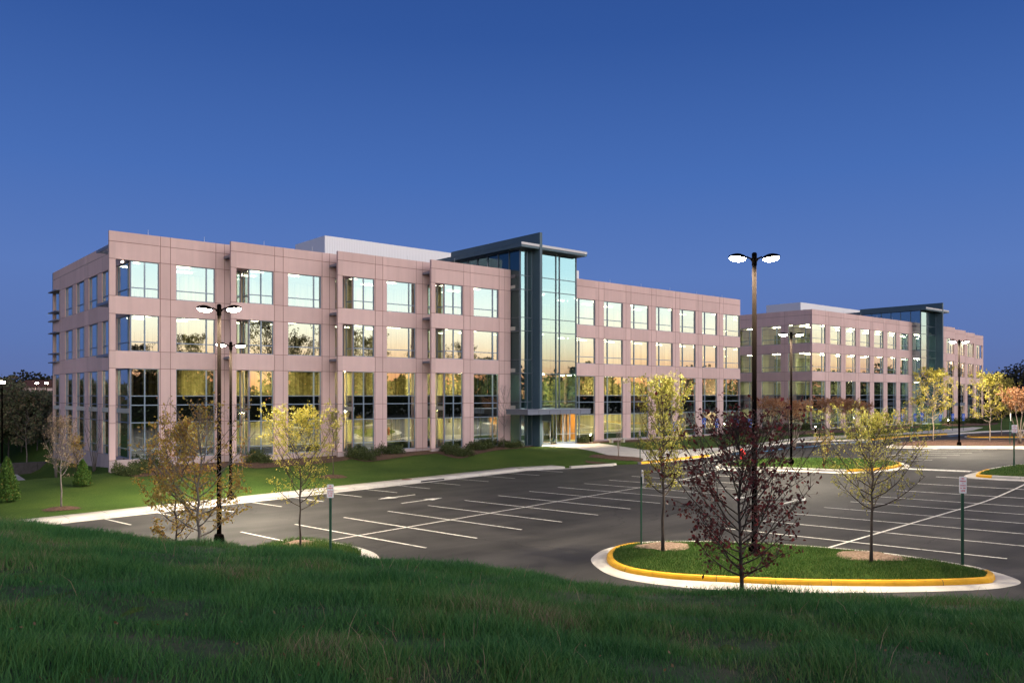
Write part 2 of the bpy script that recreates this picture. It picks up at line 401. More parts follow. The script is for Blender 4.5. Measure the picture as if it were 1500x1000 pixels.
def spline(pts, n=6, closed=True):
    P = [Vector((p[0], p[1], 0)) for p in pts]; out = []
    L = len(P)
    for i in range(L if closed else L - 1):
        p0, p1, p2, p3 = (P[(i - 1) % L] if closed or i else P[0]), P[i], P[(i + 1) % L], (P[(i + 2) % L] if closed or i + 2 < L else P[-1])
        for k in range(n):
            t = k / n
            out.append(.5 * ((2 * p1) + (p2 - p0) * t + (2 * p0 - 5 * p1 + 4 * p2 - p3) * t * t + (3 * p1 - p0 - 3 * p2 + p3) * t ** 3))
    if not closed: out.append(P[-1])
    return [(p.x, p.y) for p in out]
def inset(poly, d):
    n = len(poly); area = sum(poly[i][0] * poly[(i + 1) % n][1] - poly[(i + 1) % n][0] * poly[i][1] for i in range(n))
    sg = 1 if area > 0 else -1; out = []
    for i in range(n):
        a, b, c = poly[i - 1], poly[i], poly[(i + 1) % n]
        t = Vector((c[0] - a[0], c[1] - a[1])); t.normalize()
        out.append((b[0] - sg * t.y * d, b[1] + sg * t.x * d))
    return out
def drape(name, poly, zf, off, m, parent=None, cell=1.5, skirt=0.):
    """a sheet of the given outline laid over a height function"""
    bm = bmesh.new()
    vs = [bm.verts.new((x, y, 0)) for x, y in poly]
    f = bm.faces.new(vs); bm.normal_update()
    if f.normal.z < 0: f.normal_flip()
    xs = [p[0] for p in poly]; ys = [p[1] for p in poly]
    for ax, lo, hi in ((0, min(xs), max(xs)), (1, min(ys), max(ys))):
        k = math.floor(lo / cell) + 1
        while k * cell < hi:
            co = [0, 0, 0]; no = [0, 0, 0]; co[ax] = k * cell; no[ax] = 1
            bmesh.ops.bisect_plane(bm, geom=bm.verts[:] + bm.edges[:] + bm.faces[:], plane_co=co, plane_no=no); k += 1
    bmesh.ops.triangulate(bm, faces=bm.faces[:])
    C = np.array([v.co[:] for v in bm.verts]); Z = zf(C[:, 0], C[:, 1]) + off
    for v, z in zip(bm.verts, Z): v.co.z = float(z)
    if skirt:
        ed = [e for e in bm.edges if e.is_boundary]
        r = bmesh.ops.extrude_edge_only(bm, edges=ed)
        for g in r['geom']:
            if isinstance(g, bmesh.types.BMVert): g.co.z -= skirt
    bmesh.ops.recalc_face_normals(bm, faces=bm.faces[:])
    me = bpy.data.meshes.new(name); bm.to_mesh(me); bm.free(); me.materials.append(m)
    return link(name, me, parent)
def inpoly(poly, x, y):
    poly = np.asarray(poly); r = np.zeros(x.shape, bool); j = len(poly) - 1
    for i in range(len(poly)):
        xi, yi = poly[i]; xj, yj = poly[j]
        c = ((yi > y) != (yj > y)) & (x < (xj - xi) * (y - yi) / (yj - yi + 1e-12) + xi); r ^= c; j = i
    return r

# ------------------------------------------------------------------ camera
cam = bpy.data.cameras.new('camera'); co = bpy.data.objects.new('camera', cam); col.objects.link(co)
co.location = (0, 0, CAMZ); co.rotation_euler = (math.radians(90), 0, -math.radians(40.45))
cam.sensor_width = 36; cam.lens = 36 * F / 1500; cam.shift_y = 77.26 / 1500; cam.clip_end = 6000; cam.clip_start = .1
scene.camera = co

# ------------------------------------------------------------------ sky at dusk
w = bpy.data.worlds.new('World'); scene.world = w; w.use_nodes = True
nt = w.node_tree; bg = nt.nodes['Background']
tc = N(nt, 'ShaderNodeTexCoord'); sep = N(nt, 'ShaderNodeSeparateXYZ'); nt.links.new(tc.outputs['Generated'], sep.inputs[0])
east = ramp(nt, [(p, tuple(.80 * x for x in c)) for p, c in ((0., (.100, .14, .32)), (.06, (.092, .157, .385)), (.14, (.085, .165, .425)), (.25, (.052, .130, .39)), (.40, (.026, .080, .285)), (.60, (.0125, .045, .19)), (1., (.012, .035, .14)))])
west = ramp(nt, [(0., (1.0, .28, .13)), (.022, (1.2, .50, .25)), (.045, (1.5, .98, .60)), (.075, (1.6, 1.40, 1.06)), (.11, (1.4, 1.46, 1.32)), (.15, (1.05, 1.30, 1.34)), (.21, (.92, 1.2, 1.32)), (.32, (2.5, 2.2, 2.2)), (.5, (2.1, 1.85, 1.85)), (.66, (.75, .75, .85)), (1., (.012, .035, .14))])
for r in (east, west): nt.links.new(sep.outputs['Z'], r.inputs[0])
SUNAZ = Vector((.20, -1, 0)).normalized()
dp = N(nt, 'ShaderNodeVectorMath', operation='DOT_PRODUCT'); dp.inputs[1].default_value = SUNAZ
nt.links.new(tc.outputs['Generated'], dp.inputs[0])
mr = N(nt, 'ShaderNodeMapRange', interpolation_type='SMOOTHSTEP'); mr.inputs['From Min'].default_value = -.05; mr.inputs['From Max'].default_value = .9
nt.links.new(dp.outputs['Value'], mr.inputs[0])
mx = N(nt, 'ShaderNodeMix', data_type='RGBA'); nt.links.new(mr.outputs[0], mx.inputs[0])
nt.links.new(east.outputs[0], mx.inputs[6]); nt.links.new(west.outputs[0], mx.inputs[7])
sky = N(nt, 'ShaderNodeTexSky', sky_type='NISHITA'); sky.sun_disc = False
sky.sun_elevation = math.radians(-2.0); sky.sun_rotation = math.atan2(SUNAZ.x, SUNAZ.y); sky.ozone_density = 3.
sk = N(nt, 'ShaderNodeVectorMath', operation='SCALE'); sk.inputs['Scale'].default_value = .05; nt.links.new(sky.outputs[0], sk.inputs[0])
ad = N(nt, 'ShaderNodeVectorMath', operation='ADD'); nt.links.new(mx.outputs[2], ad.inputs[0]); nt.links.new(sk.outputs[0], ad.inputs[1])
nt.links.new(ad.outputs[0], bg.inputs[0]); bg.inputs[1].default_value = 1.0

# ------------------------------------------------------------------ ground sheets
us = np.unique(np.concatenate([np.linspace(-900, -60, 22), np.linspace(-60, -20, 21), np.arange(-20, 45, .8), np.arange(45, 150, 1.3), np.linspace(150, 300, 30), np.linspace(300, 1500, 24)]))
ws = np.unique(np.concatenate([np.linspace(-900, -110, 18), np.linspace(-110, -62, 25), np.arange(-62, -18, .8), np.arange(-18, -1, 1.5), [-.6, .28, .32, .7, 1.1, 1.5], np.arange(1.7, 50, 1.3), np.linspace(52, 110, 20), np.linspace(115, 1500, 26)]))
UU, WW = np.meshgrid(us, ws, indexing='ij'); VV = vB(UU) + WW
ZZ = ground(UU, VV)
tag(link('ground', gridmesh('ground', UU, VV, ZZ, M['lawn'])), kind='structure')
ua = np.arange(-62, 190, 1.6); wa = np.concatenate([np.linspace(-95, -2, 70), [-.9, -.45, -.02]])
UU, WW = np.meshgrid(ua, wa, indexing='ij'); VV = vB(UU) + WW
tag(link('car_park', gridmesh('car_park', UU, VV, zlot(UU, VV), M['asphalt'])), kind='structure')
ua = np.arange(-62, 190, .8); g_w = np.array([-.46, -.01])
UU, WW = np.meshgrid(ua, g_w, indexing='ij'); VV = vB(UU) + WW
tag(link('gutter', gridmesh('gutter', UU, VV, zlot(UU, VV) + .006, M['concrete'])), kind='structure')

def kerbstrip(name, ulist, width, m, h=.15, dv=0.):
    ulist = np.asarray(ulist); prof = [(0, -.1), (.01, h - .03), (.04, h), (width, h + .005), (width + .01, -.1)]
    U = np.repeat(ulist[:, None], len(prof), 1); W = np.array([p[0] for p in prof])[None, :] + 0 * U
    V = vB(U) + W + dv; Z = zlot(U, vB(U)) + np.array([p[1] for p in prof])[None, :]
    Z[:, -1] = zlot(U[:, -1], V[:, -1]) - .1
    return tag(link(name, gridmesh(name, U, V, Z, m, False)), kind='structure')
UE = GL(866, 676.5)[0]
UY0, UY1 = GL(940, 679.5)[0], GL(1040, 668.5)[0]
UZ0, UZ1 = GL(1275, 645)[0], GL(1388, 636.5)[0]
kerbstrip('kerb_walk', np.arange(-40, UE - 3.5, .9), 1.55, M['concrete'])
kerbstrip('kerb', np.linspace(UE - 3.5, UY0, 20), .22, M['concrete'])
kerbstrip('yellow_kerb', np.linspace(UY0, UY1, 20), .22, M['yellow'])
kerbstrip('kerb', np.linspace(UY1, UZ0, 40), .25, M['concrete'])
kerbstrip('yellow_kerb', np.linspace(UZ0, UZ1, 40), .25, M['yellow'])
kerbstrip('kerb', np.linspace(UZ1, 188, 40), .25, M['concrete'])

jm = MB()
u_ = -38.
while u_ < UE - 4:
    v_ = float(vB(u_)); zz_ = float(zlot(u_, v_)); v2 = v_ + 1.55
    for hw in (.012,):
        jm.add([(u_ - hw, v_ - .004, zz_ + .01), (u_ + hw, v_ - .004, zz_ + .01), (u_ + hw, v_ + .035, zz_ + .153), (u_ - hw, v_ + .035, zz_ + .153), (u_ - hw, v2, zz_ + .158), (u_ + hw, v2, zz_ + .158)], [(0, 1, 2, 3), (3, 2, 5, 4)])
    u_ += 1.9
tag(jm.build('walk_joints', M['darkjoint']), kind='structure')
# entrance walk, paths
walk_px = [(742, 652), (770, 652), (840, 646), (868, 646), (880, 649.5), (907, 653.5), (942, 659), (985, 659), (1014, 658), (1060, 655), (1092, 652), (1120, 648), (1150, 643.5), (1180, 640), (1240, 637.5),
           (1240, 641), (1190, 643.2), (1162, 646.5), (1130, 650.5), (1094, 656), (1068, 661), (1030, 666), (985, 671), (940, 675), (906, 668), (890, 666.5), (870, 661), (845, 656.5), (800, 654)]
tag(drape('entrance_walk', [GG(*p) for p in walk_px], ground, .03, M['concrete'], cell=1.1, skirt=.15), kind='structure')
walk2 = [(1282, 636.5), (1320, 634), (1380, 629), (1425, 625.5), (1440, 626), (1425, 630), (1400, 634), (1375, 634), (1330, 635.5), (1284, 638)]
tag(drape('path', [GG(*p) for p in walk2], ground, .03, M['concrete'], cell=1.5, skirt=.15), kind='structure')
drv = [(-25, 78.5), (10, 78.5), (12.5, 81), (14.4, 85), (14.8, 92), (-25, 92)]
tag(drape('driveway', drv, ground, .05, M['concrete'], cell=1.5), kind='structure')
b_ = MB()
for i in range(14):
    u0 = -25 + 3.2 * i; b_.box((u0, 92.3, -2.3), (u0 + 3.17, 92.9, -.75))
tag(b_.build('retaining_wall', M['darkwall']), 'long low dark retaining wall along the back of the driveway below the wood', 'wall')

# planting beds
def bed(pxs, m, zf=ground, off=.035, name='mulch_bed', n=4):
    return tag(drape(name, spline([GG(*p) for p in pxs], n), zf, off, m, cell=.9), kind='structure')
bed([(172, 691), (195, 683), (230, 680), (330, 672), (338, 680), (300, 692), (240, 695), (205, 698.5), (185, 696)], M['mulch'])
bed([(338, 678), (352, 667), (420, 664), (490, 661), (495, 668), (520, 671), (480, 678), (420, 683), (375, 686), (350, 682)], M['mulch'])
bed([(488, 664), (500, 659), (600, 655), (640, 654), (648, 662), (600, 668), (560, 674), (535, 676), (505, 670)], M['mulch'])
bed([(630, 660), (650, 652), (700, 651), (770, 650), (790, 652), (765, 656), (725, 660), (690, 668), (672, 671.5), (650, 667)], M['mulch'])
bed([(846, 650), (852, 645), (875, 643), (960, 640), (1000, 639), (1004, 643), (950, 647), (890, 648), (868, 650)], M['mulch'])
bed([(858, 677), (866, 672), (880, 666), (893, 667), (938, 670.5), (939, 676), (920, 679), (880, 679)], M['mulch'])
bed([(1095, 636), (1150, 633), (1200, 630), (1330, 624), (1345, 626), (1290, 631), (1210, 634.5), (1120, 639)], M['mulch'])
bed([(1380, 621.5), (1400, 619), (1440, 618), (1460, 618), (1458, 622), (1420, 624), (1390, 624)], M['mulch'])

# ------------------------------------------------------------------ painted markings
def stripe_pts(mb, a, b, wd, off=.010, m=0, n=None):
    a = Vector(a); b = Vector(b); d = b - a; L = d.length; d.normalize(); s = Vector((-d.y, d.x)) * wd / 2
    n = n or max(2, int(L / 1.2)); vs = []
    for i in range(n + 1):
        c = a + d * (L * i / n)
        for e in (c - s, c + s): vs.append((e.x, e.y, float(zlot(e.x, e.y)) + off))
    mb.add(vs, [(2 * i, 2 * i + 2, 2 * i + 3, 2 * i + 1) for i in range(n)], m)
def PQ(p, q): return pq2uv(p, q)
mk = MB()
for k in range(-4, 12): stripe_pts(mk, PQ(24.17 + 2.71 * k, 43.25), PQ(24.17 + 2.71 * k, 40.05), .11)
for k in range(-1, 14):
    p = 21.05 + 2.76 * k
    stripe_pts(mk, PQ(p, 33.7), PQ(p - .2, 24.07), .11)
stripe_pts(mk, PQ(18.9, 28.55), PQ(57, 29.7), .11, .012)
for k in range(-1, 10):
    p = 31.95 + 2.95 * k; ql = 17 - .075 * (p - 35)
    stripe_pts(mk, PQ(p, ql if k > -1 else 15.6), PQ(p - .1, ql - 10.6), .11)
stripe_pts(mk, PQ(29.4, 12.15), PQ(59, 10.1), .11, .012)
for a, b in (((1310, 673.6), (1366, 673.6)), ((1312, 670), (1387, 670)), ((1314, 666.3), (1406, 666)), ((1318, 663.3), (1424, 663)), ((1330, 660.5), (1440, 660)), ((1350, 658.2), (1460, 658)), ((1300, 667.5), (1393, 654.3))):
    stripe_pts(mk, GL(*a), GL(*b), .12)
stripe_pts(mk, GL(1329, 686.5), GL(1422, 690.3), .6, .012)
for dx in range(5):
    stripe_pts(mk, GL(1196 + 16 * dx, 652 - 1.2 * dx), GL(1222 + 14 * dx, 648.6 - .8 * dx), .15, .012)
stripe_pts(mk, GL(1010, 683), GL(1052, 673), .12); stripe_pts(mk, GL(1064, 668), GL(1100, 672), .12)
tag(mk.build('parking_lines', M['paint']), kind='structure')
mk = MB()
for a, b in (((1120, 661), (1152, 656.5)), ((1155, 656), (1200, 653.2)), ((1210, 650.5), (1255, 648)), ((1072, 665), (1084, 664)), ((1255, 647.7), (1290, 646.5)), ((1388, 639), (1410, 637.2))):
    stripe_pts(mk, GL(*a), GL(*b), .35, .016)
tag(mk.build('accessible_bay_lines', M['bluepaint']), kind='structure')
mk = MB()
def arrow(p0, p1, q):
    s = 1 if p1 > p0 else -1
    stripe_pts(mk, PQ(p0, q), PQ(p1 - s * 1.0, q), .16, .012)
    pts = [PQ(p1 - s * 1.15, q - .42), PQ(p1, q), PQ(p1 - s * 1.15, q + .42)]
    vs = [(x, y, float(zlot(x, y)) + .016) for x, y in pts]
    mk.add(vs, [(0, 1, 2) if s > 0 else (2, 1, 0)])
arrow(32.25, 29.4, 38.25); arrow(29.05, 32.15, 35.65); arrow(40.8, 43.85, 18.8); arrow(44.2, 41.1, 21.75)
tag(mk.build('direction_arrows', M['paint']), kind='structure')

# storm drain and manhole in the kerb walk
u0, v0 = pq2uv(37.6, 44.6); z0 = float(zlot(u0, v0))
t_ = thing('storm_drain', (u0, v0, z0 + .155), 'rusty round manhole cover and dark kerb slot in the pale kerb walk', 'drain', rz=ROT)
m_ = MB(); m_.lathe([(.36, 0), (.36, .02), (.30, .026)], 18, c=(-.6, .2, .004)); m_.build('manhole_cover', M['manhole'], t_)
m_ = MB(); m_.box((-.2, -.885, -.14), (2.0, -.86, -.04)); m_.build('kerb_slot', M['black'], t_)

# ------------------------------------------------------------------ grass blades
rng = np.random.default_rng(7)
def blades(name, x, y, z, h, wd, m, lean=.45, dirbias=(0, 0)):
    n = len(x); a = rng.uniform(0, 2 * np.pi, n)
    ca, sa_ = np.cos(a), np.sin(a)
    ln = lean * rng.uniform(.3, 1.3, n) * h; b = rng.uniform(0, 2 * np.pi, n)
    lx = ln * np.cos(b) + dirbias[0] * h; ly = ln * np.sin(b) + dirbias[1] * h
    P = np.zeros((n, 5, 3))
    for i, (fz, fw, fl) in enumerate(((0, -1, 0), (0, 1, 0), (.55, .75, .35), (.55, -.75, .35), (1, 0, 1))):
        P[:, i, 0] = x + ca * wd * .5 * fw + lx * fl
        P[:, i, 1] = y + sa_ * wd * .5 * fw + ly * fl
        P[:, i, 2] = z + h * fz * np.where(fz == 1, .92, 1)
    i0 = np.arange(n) * 5
    idx = np.stack([i0, i0 + 1, i0 + 2, i0 + 3, i0 + 3, i0 + 2, i0 + 4], -1).ravel()
    sizes = np.tile([4, 3], n)
    return npmesh(name, P.reshape(-1, 3), sizes, idx, m)
def bermgrass():
    n = 540000
    D = 3.5 + (27 - 3.5) * rng.power(1.15, n)
    D = rng.permutation(D); t = rng.uniform(-.78, .80, n)
    X = t * D; u = X * SA + D * CA; v = -X * CA + D * SA
    b = berm(u, v); ok = b > zlot(u, v) + .15
    u, v, b, D = u[ok], v[ok], b[ok], D[ok]
    cl = np.sin(u * 1.9 + 2 * np.sin(v * .8)) * np.sin(v * 1.7 + 1.5 * np.sin(u * .9)) + .6 * np.sin(u * .55 + 1) * np.sin(v * .45 + .4)
    keep = rng.uniform(0, 1, len(u)) < np.clip(.75 + .35 * cl, .42, 1)
    u, v, b, D, cl = u[keep], v[keep], b[keep], D[keep], cl[keep]
    h = (.165 + .075 * np.clip(cl, -1, 1.3)) * rng.uniform(.45, 1.35, len(u)) * (1 + .5 * (rng.uniform(0, 1, len(u)) > .985))
    wd = np.clip(.0036 + .0005 * D, .0045, .014) * rng.uniform(.7, 1.3, len(u))
    return blades('berm_grass', u, v, b - .02, h, wd, M['blade'], .6, (.12, .05))
tag(link('berm_grass', bermgrass()), 'long dark green grass covering the mound in the foreground', 'grass', kind='stuff')
def litter():
    n = 420; D = rng.uniform(5.5, 19, n); t = rng.uniform(-.7, .75, n); X = t * D; u = X * SA + D * CA; v = -X * CA + D * SA
    P = np.stack([u, v, berm(u, v) + rng.uniform(.06, .2, n)], -1)
    return leaf_mesh('fallen_leaves', P, .042, rng, M['l_litter'], droop=0.)
def stalks():
    n = 500; D = rng.uniform(6.5, 20, n); t = rng.uniform(-.7, .75, n); X = t * D; u = X * SA + D * CA; v = -X * CA + D * SA
    k = (np.sin(u * .8 + 1) * np.sin(v * .7) > .15) | (t > .45); u, v, D = u[k], v[k], D[k]
    return blades('dry_weed_stalks', u, v, berm(u, v) - .02, rng.uniform(.22, .48, len(u)), np.clip(.004 + .0004 * D, .004, .012), M['stalk'], .7)
tag(link('dry_weed_stalks', stalks()), 'thin dry tan weed stalks scattered through the foreground grass', 'weeds', kind='stuff')
# the soil under the long grass is part of the ground: a skin just over the lawn sheet on the mound
Dg = np.linspace(-6, 36, 74); tg = np.linspace(-40, 40, 120)
DD, XX = np.meshgrid(Dg, tg, indexing='ij'); U_ = XX * SA + DD * CA; V_ = -XX * CA + DD * SA
tag(link('mound', gridmesh('mound', V_ * 0 + U_, V_, berm(U_, V_) + .015 - .25 * sm((DD - 30) / 5), M['soil'])), kind='structure')

# ------------------------------------------------------------------ kerbed islands
def island(name, outer_px, inner_px, white=True, yellow=None, grass=0, dense=0, mats=None, gz_=GL, mound=.10, n=5, gcol='lawn'):
    outer = spline([gz_(*p) for p in outer_px], n); 
    base = spline([gz_(*p) for p in inner_px], n)
    tag(drape(name + '_gutter', outer, zlot, .008, M['concrete'], cell=1.5), kind='structure')
    k1, k2, k3 = inset(base, .025), inset(base, .06), inset(base, .22)
    mb = MB(); L = len(base); vs = []
    for ring, dz in ((base, -.05), (k1, .11), (k2, .155), (k3, .16), (k3, .0)):
        vs += [(x, y, float(zlot(x, y)) + dz) for x, y in ring]
    for r in range(4):
        for i in range(L):
            j = (i + 1) % L; x, y = base[i]
            mi = 1 if (yellow is True or (yellow and yellow(i / L, base[i]))) else 0
            mb.f.append((r * L + i, r * L + j, (r + 1) * L + j, (r + 1) * L + i)); mb.m.append(mi)
    mb.v = vs
    acc = 0.
    for i in range(L):
        a, c = base[i - 1], base[i]; acc += math.hypot(a[0] - c[0], a[1] - c[1])
        if acc > 3.0:
            acc = 0.; t_ = Vector((base[(i + 1) % L][0] - a[0], base[(i + 1) % L][1] - a[1])).normalized() * .009
            vs2 = []
            for ring, dz in ((inset(base, -.003), -.02), (inset(base, .022), .112), (inset(base, .058), .158), (inset(base, .22), .163)):
                x, y = ring[i]; vs2 += [(x - t_.x, y - t_.y, float(zlot(*base[i])) + dz), (x + t_.x, y + t_.y, float(zlot(*base[i])) + dz)]
            mb.add(vs2, [(2 * q, 2 * q + 1, 2 * q + 3, 2 * q + 2) for q in range(3)], 2)
    me = mb.mesh(name + '_kerb', [M['concrete'], M['yellow'], M['darkjoint']])
    bm = bmesh.new(); bm.from_mesh(me); bmesh.ops.recalc_face_normals(bm, faces=bm.faces[:]); bm.to_mesh(me); bm.free()
    tag(link(name + '_kerb', me), kind='structure')
    poly = inset(base, .215); cx = sum(p[0] for p in poly) / L; cy = sum(p[1] for p in poly) / L
    pa = np.array(poly)
    def zf(u, v):
        u = np.asarray(u, float); v = np.asarray(v, float)
        d = np.min(np.hypot(u[..., None] - pa[:, 0], v[..., None] - pa[:, 1]), -1)
        return zlot(u, v) + .13 + mound * sm(d / 1.2)
    tag(drape(name, poly, zf, 0, M[gcol], cell=.5), kind='structure')
    if dense:
        x0, y0 = pa.min(0); x1, y1 = pa.max(0)
        nn = int(dense * (x1 - x0) * (y1 - y0)); x = rng.uniform(x0, x1, nn); y = rng.uniform(y0, y1, nn)
        ok = inpoly(poly, x, y); return poly, zf, x[ok], y[ok]
    return poly, zf, None, None
def grass_on(name, poly, zf, x, y, label, h=.12, wd=.012, avoid=()):
    for (ax, ay, ar) in avoid:
        k = np.hypot(x - ax, y - ay) > ar * rng.uniform(.8, 1.1, len(x)); x, y = x[k], y[k]
    hh = h * rng.uniform(.6, 1.3, len(x)) * (1 + .25 * np.sin(x * 2.3) * np.sin(y * 2.9))
    tag(link(name, blades(name, x, y, zf(x, y) - .01, hh, np.full(len(x), wd), M['blade2'], .6)), label, 'grass', kind='stuff')
def disc(u, v, r, zf, m, name='mulch_ring', seed=0):
    rd = random.Random(seed); ph = rd.uniform(0, 6)
    pts = [(u + r * (1 + .12 * math.sin(3 * a + ph) + .06 * math.sin(7 * a)) * math.cos(a), v + r * (1 + .12 * math.sin(3 * a + ph)) * math.sin(a)) for a in np.linspace(0, 2 * math.pi, 22, endpoint=False)]
    def z2(x, y): return zf(x, y) + .11 * sm(1.05 - np.hypot(np.asarray(x) - u, np.asarray(y) - v) / r)
    return tag(drape(name, pts, z2, .02, m, cell=.35), kind='structure')

near_out = [(866, 822), (872, 812), (890, 803), (930, 796), (1000, 794), (1100, 796), (1180, 801), (1280, 810), (1360, 821), (1440, 834), (1476, 843), (1495, 852), (1484, 858), (1440, 863.5), (1330, 867), (1200, 868), (1085, 866), (990, 859), (920, 849), (885, 838)]
near_in = [(889, 822), (891, 812), (905, 804), (935, 799), (1000, 797), (1100, 799), (1180, 804), (1280, 813), (1360, 824), (1430, 836), (1455, 844), (1457, 850), (1440, 855), (1332, 858.5), (1192, 857.5), (1092, 854), (990, 848.5), (930, 841), (900, 832)]
iv = GL(1200, 812)[1]
def front_yellow(f, p):   # the kerb face on the camera's side of the island is painted
    X = p[0] * SA - p[1] * CA; D = p[0] * CA + p[1] * SA
    x = 750 + F * X / D
    return not (930 < x < 1445 and D > near_mid(x))
_nm = [(930, 818), (1100, 826), (1300, 835), (1445, 842)]
def near_mid(x):
    y = np.interp(x, [a for a, _ in _nm], [b for _, b in _nm]); g = GL(x, y); return g[0] * CA + g[1] * SA
poly, zf_near, gx, gy = island('near_island', near_out, near_in, yellow=front_yellow, dense=900)
T8 = GL(971, 808); T10 = GL(1276, 823)
grass_on('island_grass', poly, zf_near, gx, gy, 'bright green grass on the kerbed island with the yellow front kerb', .10, .013, ((*T8, 1.0), (*T10, 1.1)))
disc(*T8, 1.05, zf_near, M['straw'], seed=1); disc(*T10, 1.15, zf_near, M['straw'], seed=2)

sm_out = [(355, 812), (385, 800), (440, 791), (478, 793), (520, 800), (552, 812), (545, 826), (450, 836), (375, 828)]
sm_in = [(367, 811), (392, 801.5), (440, 794), (475, 796), (512, 803), (536, 812), (528, 822), (450, 830), (385, 824)]
poly, zf_sm, gx, gy = island('end_island', sm_out, sm_in, dense=700)
T5 = GL(439, 803)
grass_on('end_island_grass', poly, zf_sm, gx, gy, 'bright green grass on the small end island behind the mound', .19, .014, ((*T5, .75),))
disc(*T5, .8, zf_sm, M['straw'], seed=3)

mid_out = [(1048, 684), (1070, 689), (1130, 689.5), (1200, 692), (1240, 693.5), (1295, 690.5), (1332, 685), (1326, 679), (1305, 675), (1250, 672.5), (1180, 671.5), (1110, 672.5), (1065, 677)]
mid_in = [(1056, 683), (1075, 687), (1130, 687.3), (1200, 690), (1240, 691.3), (1290, 688.5), (1319, 683.5), (1318, 679.5), (1300, 676), (1250, 673.7), (1180, 672.7), (1112, 673.8), (1072, 677.5)]
_ya, _yb = GL(1237, 691.3), GL(1317, 683)
def mid_y(f, p):
    X = p[0] * SA - p[1] * CA; D = p[0] * CA + p[1] * SA; x = 750 + F * X / D
    y = YH + F * (CAMZ - float(zlot(*p))) / D
    return x > 1236 and y > 679.5
poly, zf_mid, gx, gy = island('middle_island', mid_out, mid_in, yellow=mid_y, dense=120)
grass_on('middle_island_grass', poly, zf_mid, gx, gy, 'short green grass on the long island under the purple tree row', .10, .03)

rt_out = [(1412, 697), (1428, 700.5), (1470, 703.5), (1540, 706), (1640, 710), (1640, 676), (1540, 679), (1490, 681.5), (1455, 686), (1432, 691)]
rt_in = [(1429, 697), (1436, 699), (1470, 701.3), (1540, 704), (1630, 708), (1630, 678), (1540, 681), (1492, 683), (1460, 687), (1438, 692)]
poly, zf_rt, gx, gy = island('right_island', rt_out, rt_in, yellow=lambda f, p: 1425 < 750 + F * (p[0] * SA - p[1] * CA) / (p[0] * CA + p[1] * SA) < 1449, dense=120)
grass_on('right_island_grass', poly, zf_rt, gx, gy, 'short green grass on the island cut by the right edge of the photo', .10, .03)

far_out = [(1300, 655.5), (1400, 656.8), (1485, 657.2), (1640, 658.5), (1640, 646), (1500, 645), (1400, 645), (1330, 647.5)]
far_in = [(1308, 654.6), (1400, 655.5), (1485, 655.9), (1630, 657), (1630, 647), (1500, 645.8), (1400, 645.8), (1334, 648.3)]
poly, zf_far, gx, gy = island('far_island', far_out, far_in, yellow=lambda f, p: 1485 < 750 + F * (p[0] * SA - p[1] * CA) / (p[0] * CA + p[1] * SA) < 1600, gcol='mulch')
fy_out = [(1420, 641.3), (1500, 641.6), (1640, 642), (1640, 636.8), (1500, 636.4), (1424, 637.2)]
fy_in = [(1422, 641), (1500, 641.2), (1630, 641.6), (1630, 637.4), (1500, 637), (1428, 637.8)]
poly, zf_fy, gx, gy = island('back_island', fy_out, fy_in, yellow=True, gcol='mulch')

# ------------------------------------------------------------------ the two office buildings
ROWS = [(1.09, 7.95), (9.25, 12.0), (13.33, 16.08)]
ZT = 18.13
_wm = {}; _pr = random.Random(44)
def window_meshes(w, z0, z1, side, tall, kind='bay'):
    """frame, pane and spandrel of one window; x along the wall, y inwards, z up from its sill"""
    key = (round(w, 2), round(z0, 2), round(z1, 2), side, tall, kind)
    if key in _wm: return _wm[key]
    h = z1 - z0; b = .06; f = MB()
    f.box((0, .10, 0), (b, .19, h)); f.box((w - b, .10, 0), (w, .19, h))
    f.box((b, .102, 0), (w - b, .19, b)); f.box((b, .102, h - b), (w - b, .19, h))
    if kind == 'bay':
        xm = .785 * w if side > 0 else .215 * w
        if w > 2.6: f.box((xm - .045, .08, b), (xm + .045, .188, h - b))
        elif w > 1.6: f.box((w / 2 - .04, .08, b), (w / 2 + .04, .188, h - b))
    elif kind == 'strip':
        k = max(1, round(w / 1.5))
        for i in range(1, k): f.box((w * i / k - .035, .085, b), (w * i / k + .035, .188, h - b))
    zs = [z - z0 for z in ((1.81, 3.84, 5.17, 5.87) if tall else ((z0 + .72,) if h > 2 else ()))]
    for z in zs: f.box((b, .09, z - .035), (w - b, .186, z + .035))
    p = MB(); p.quad((b, .15, b), (w - b, .15, b), (w - b, .15, h - b), (b, .15, h - b))
    sp = []
    if tall:
        q = MB(); q.box((b + .01, .20, 3.84 - z0), (w - b - .01, .26, 5.87 - z0)); sp.append(q.mesh('spandrel_panel', M['spandrel']))
        q = MB(); q.box((b + .01, .20, b), (w - b - .01, .26, 1.81 - z0 - .1)); sp.append(q.mesh('spandrel_panel', M['spandrel']))
    r = (f.mesh('window', M['alum']), p.mesh('pane', M['glass']), sp)
    _wm[key] = r; return r

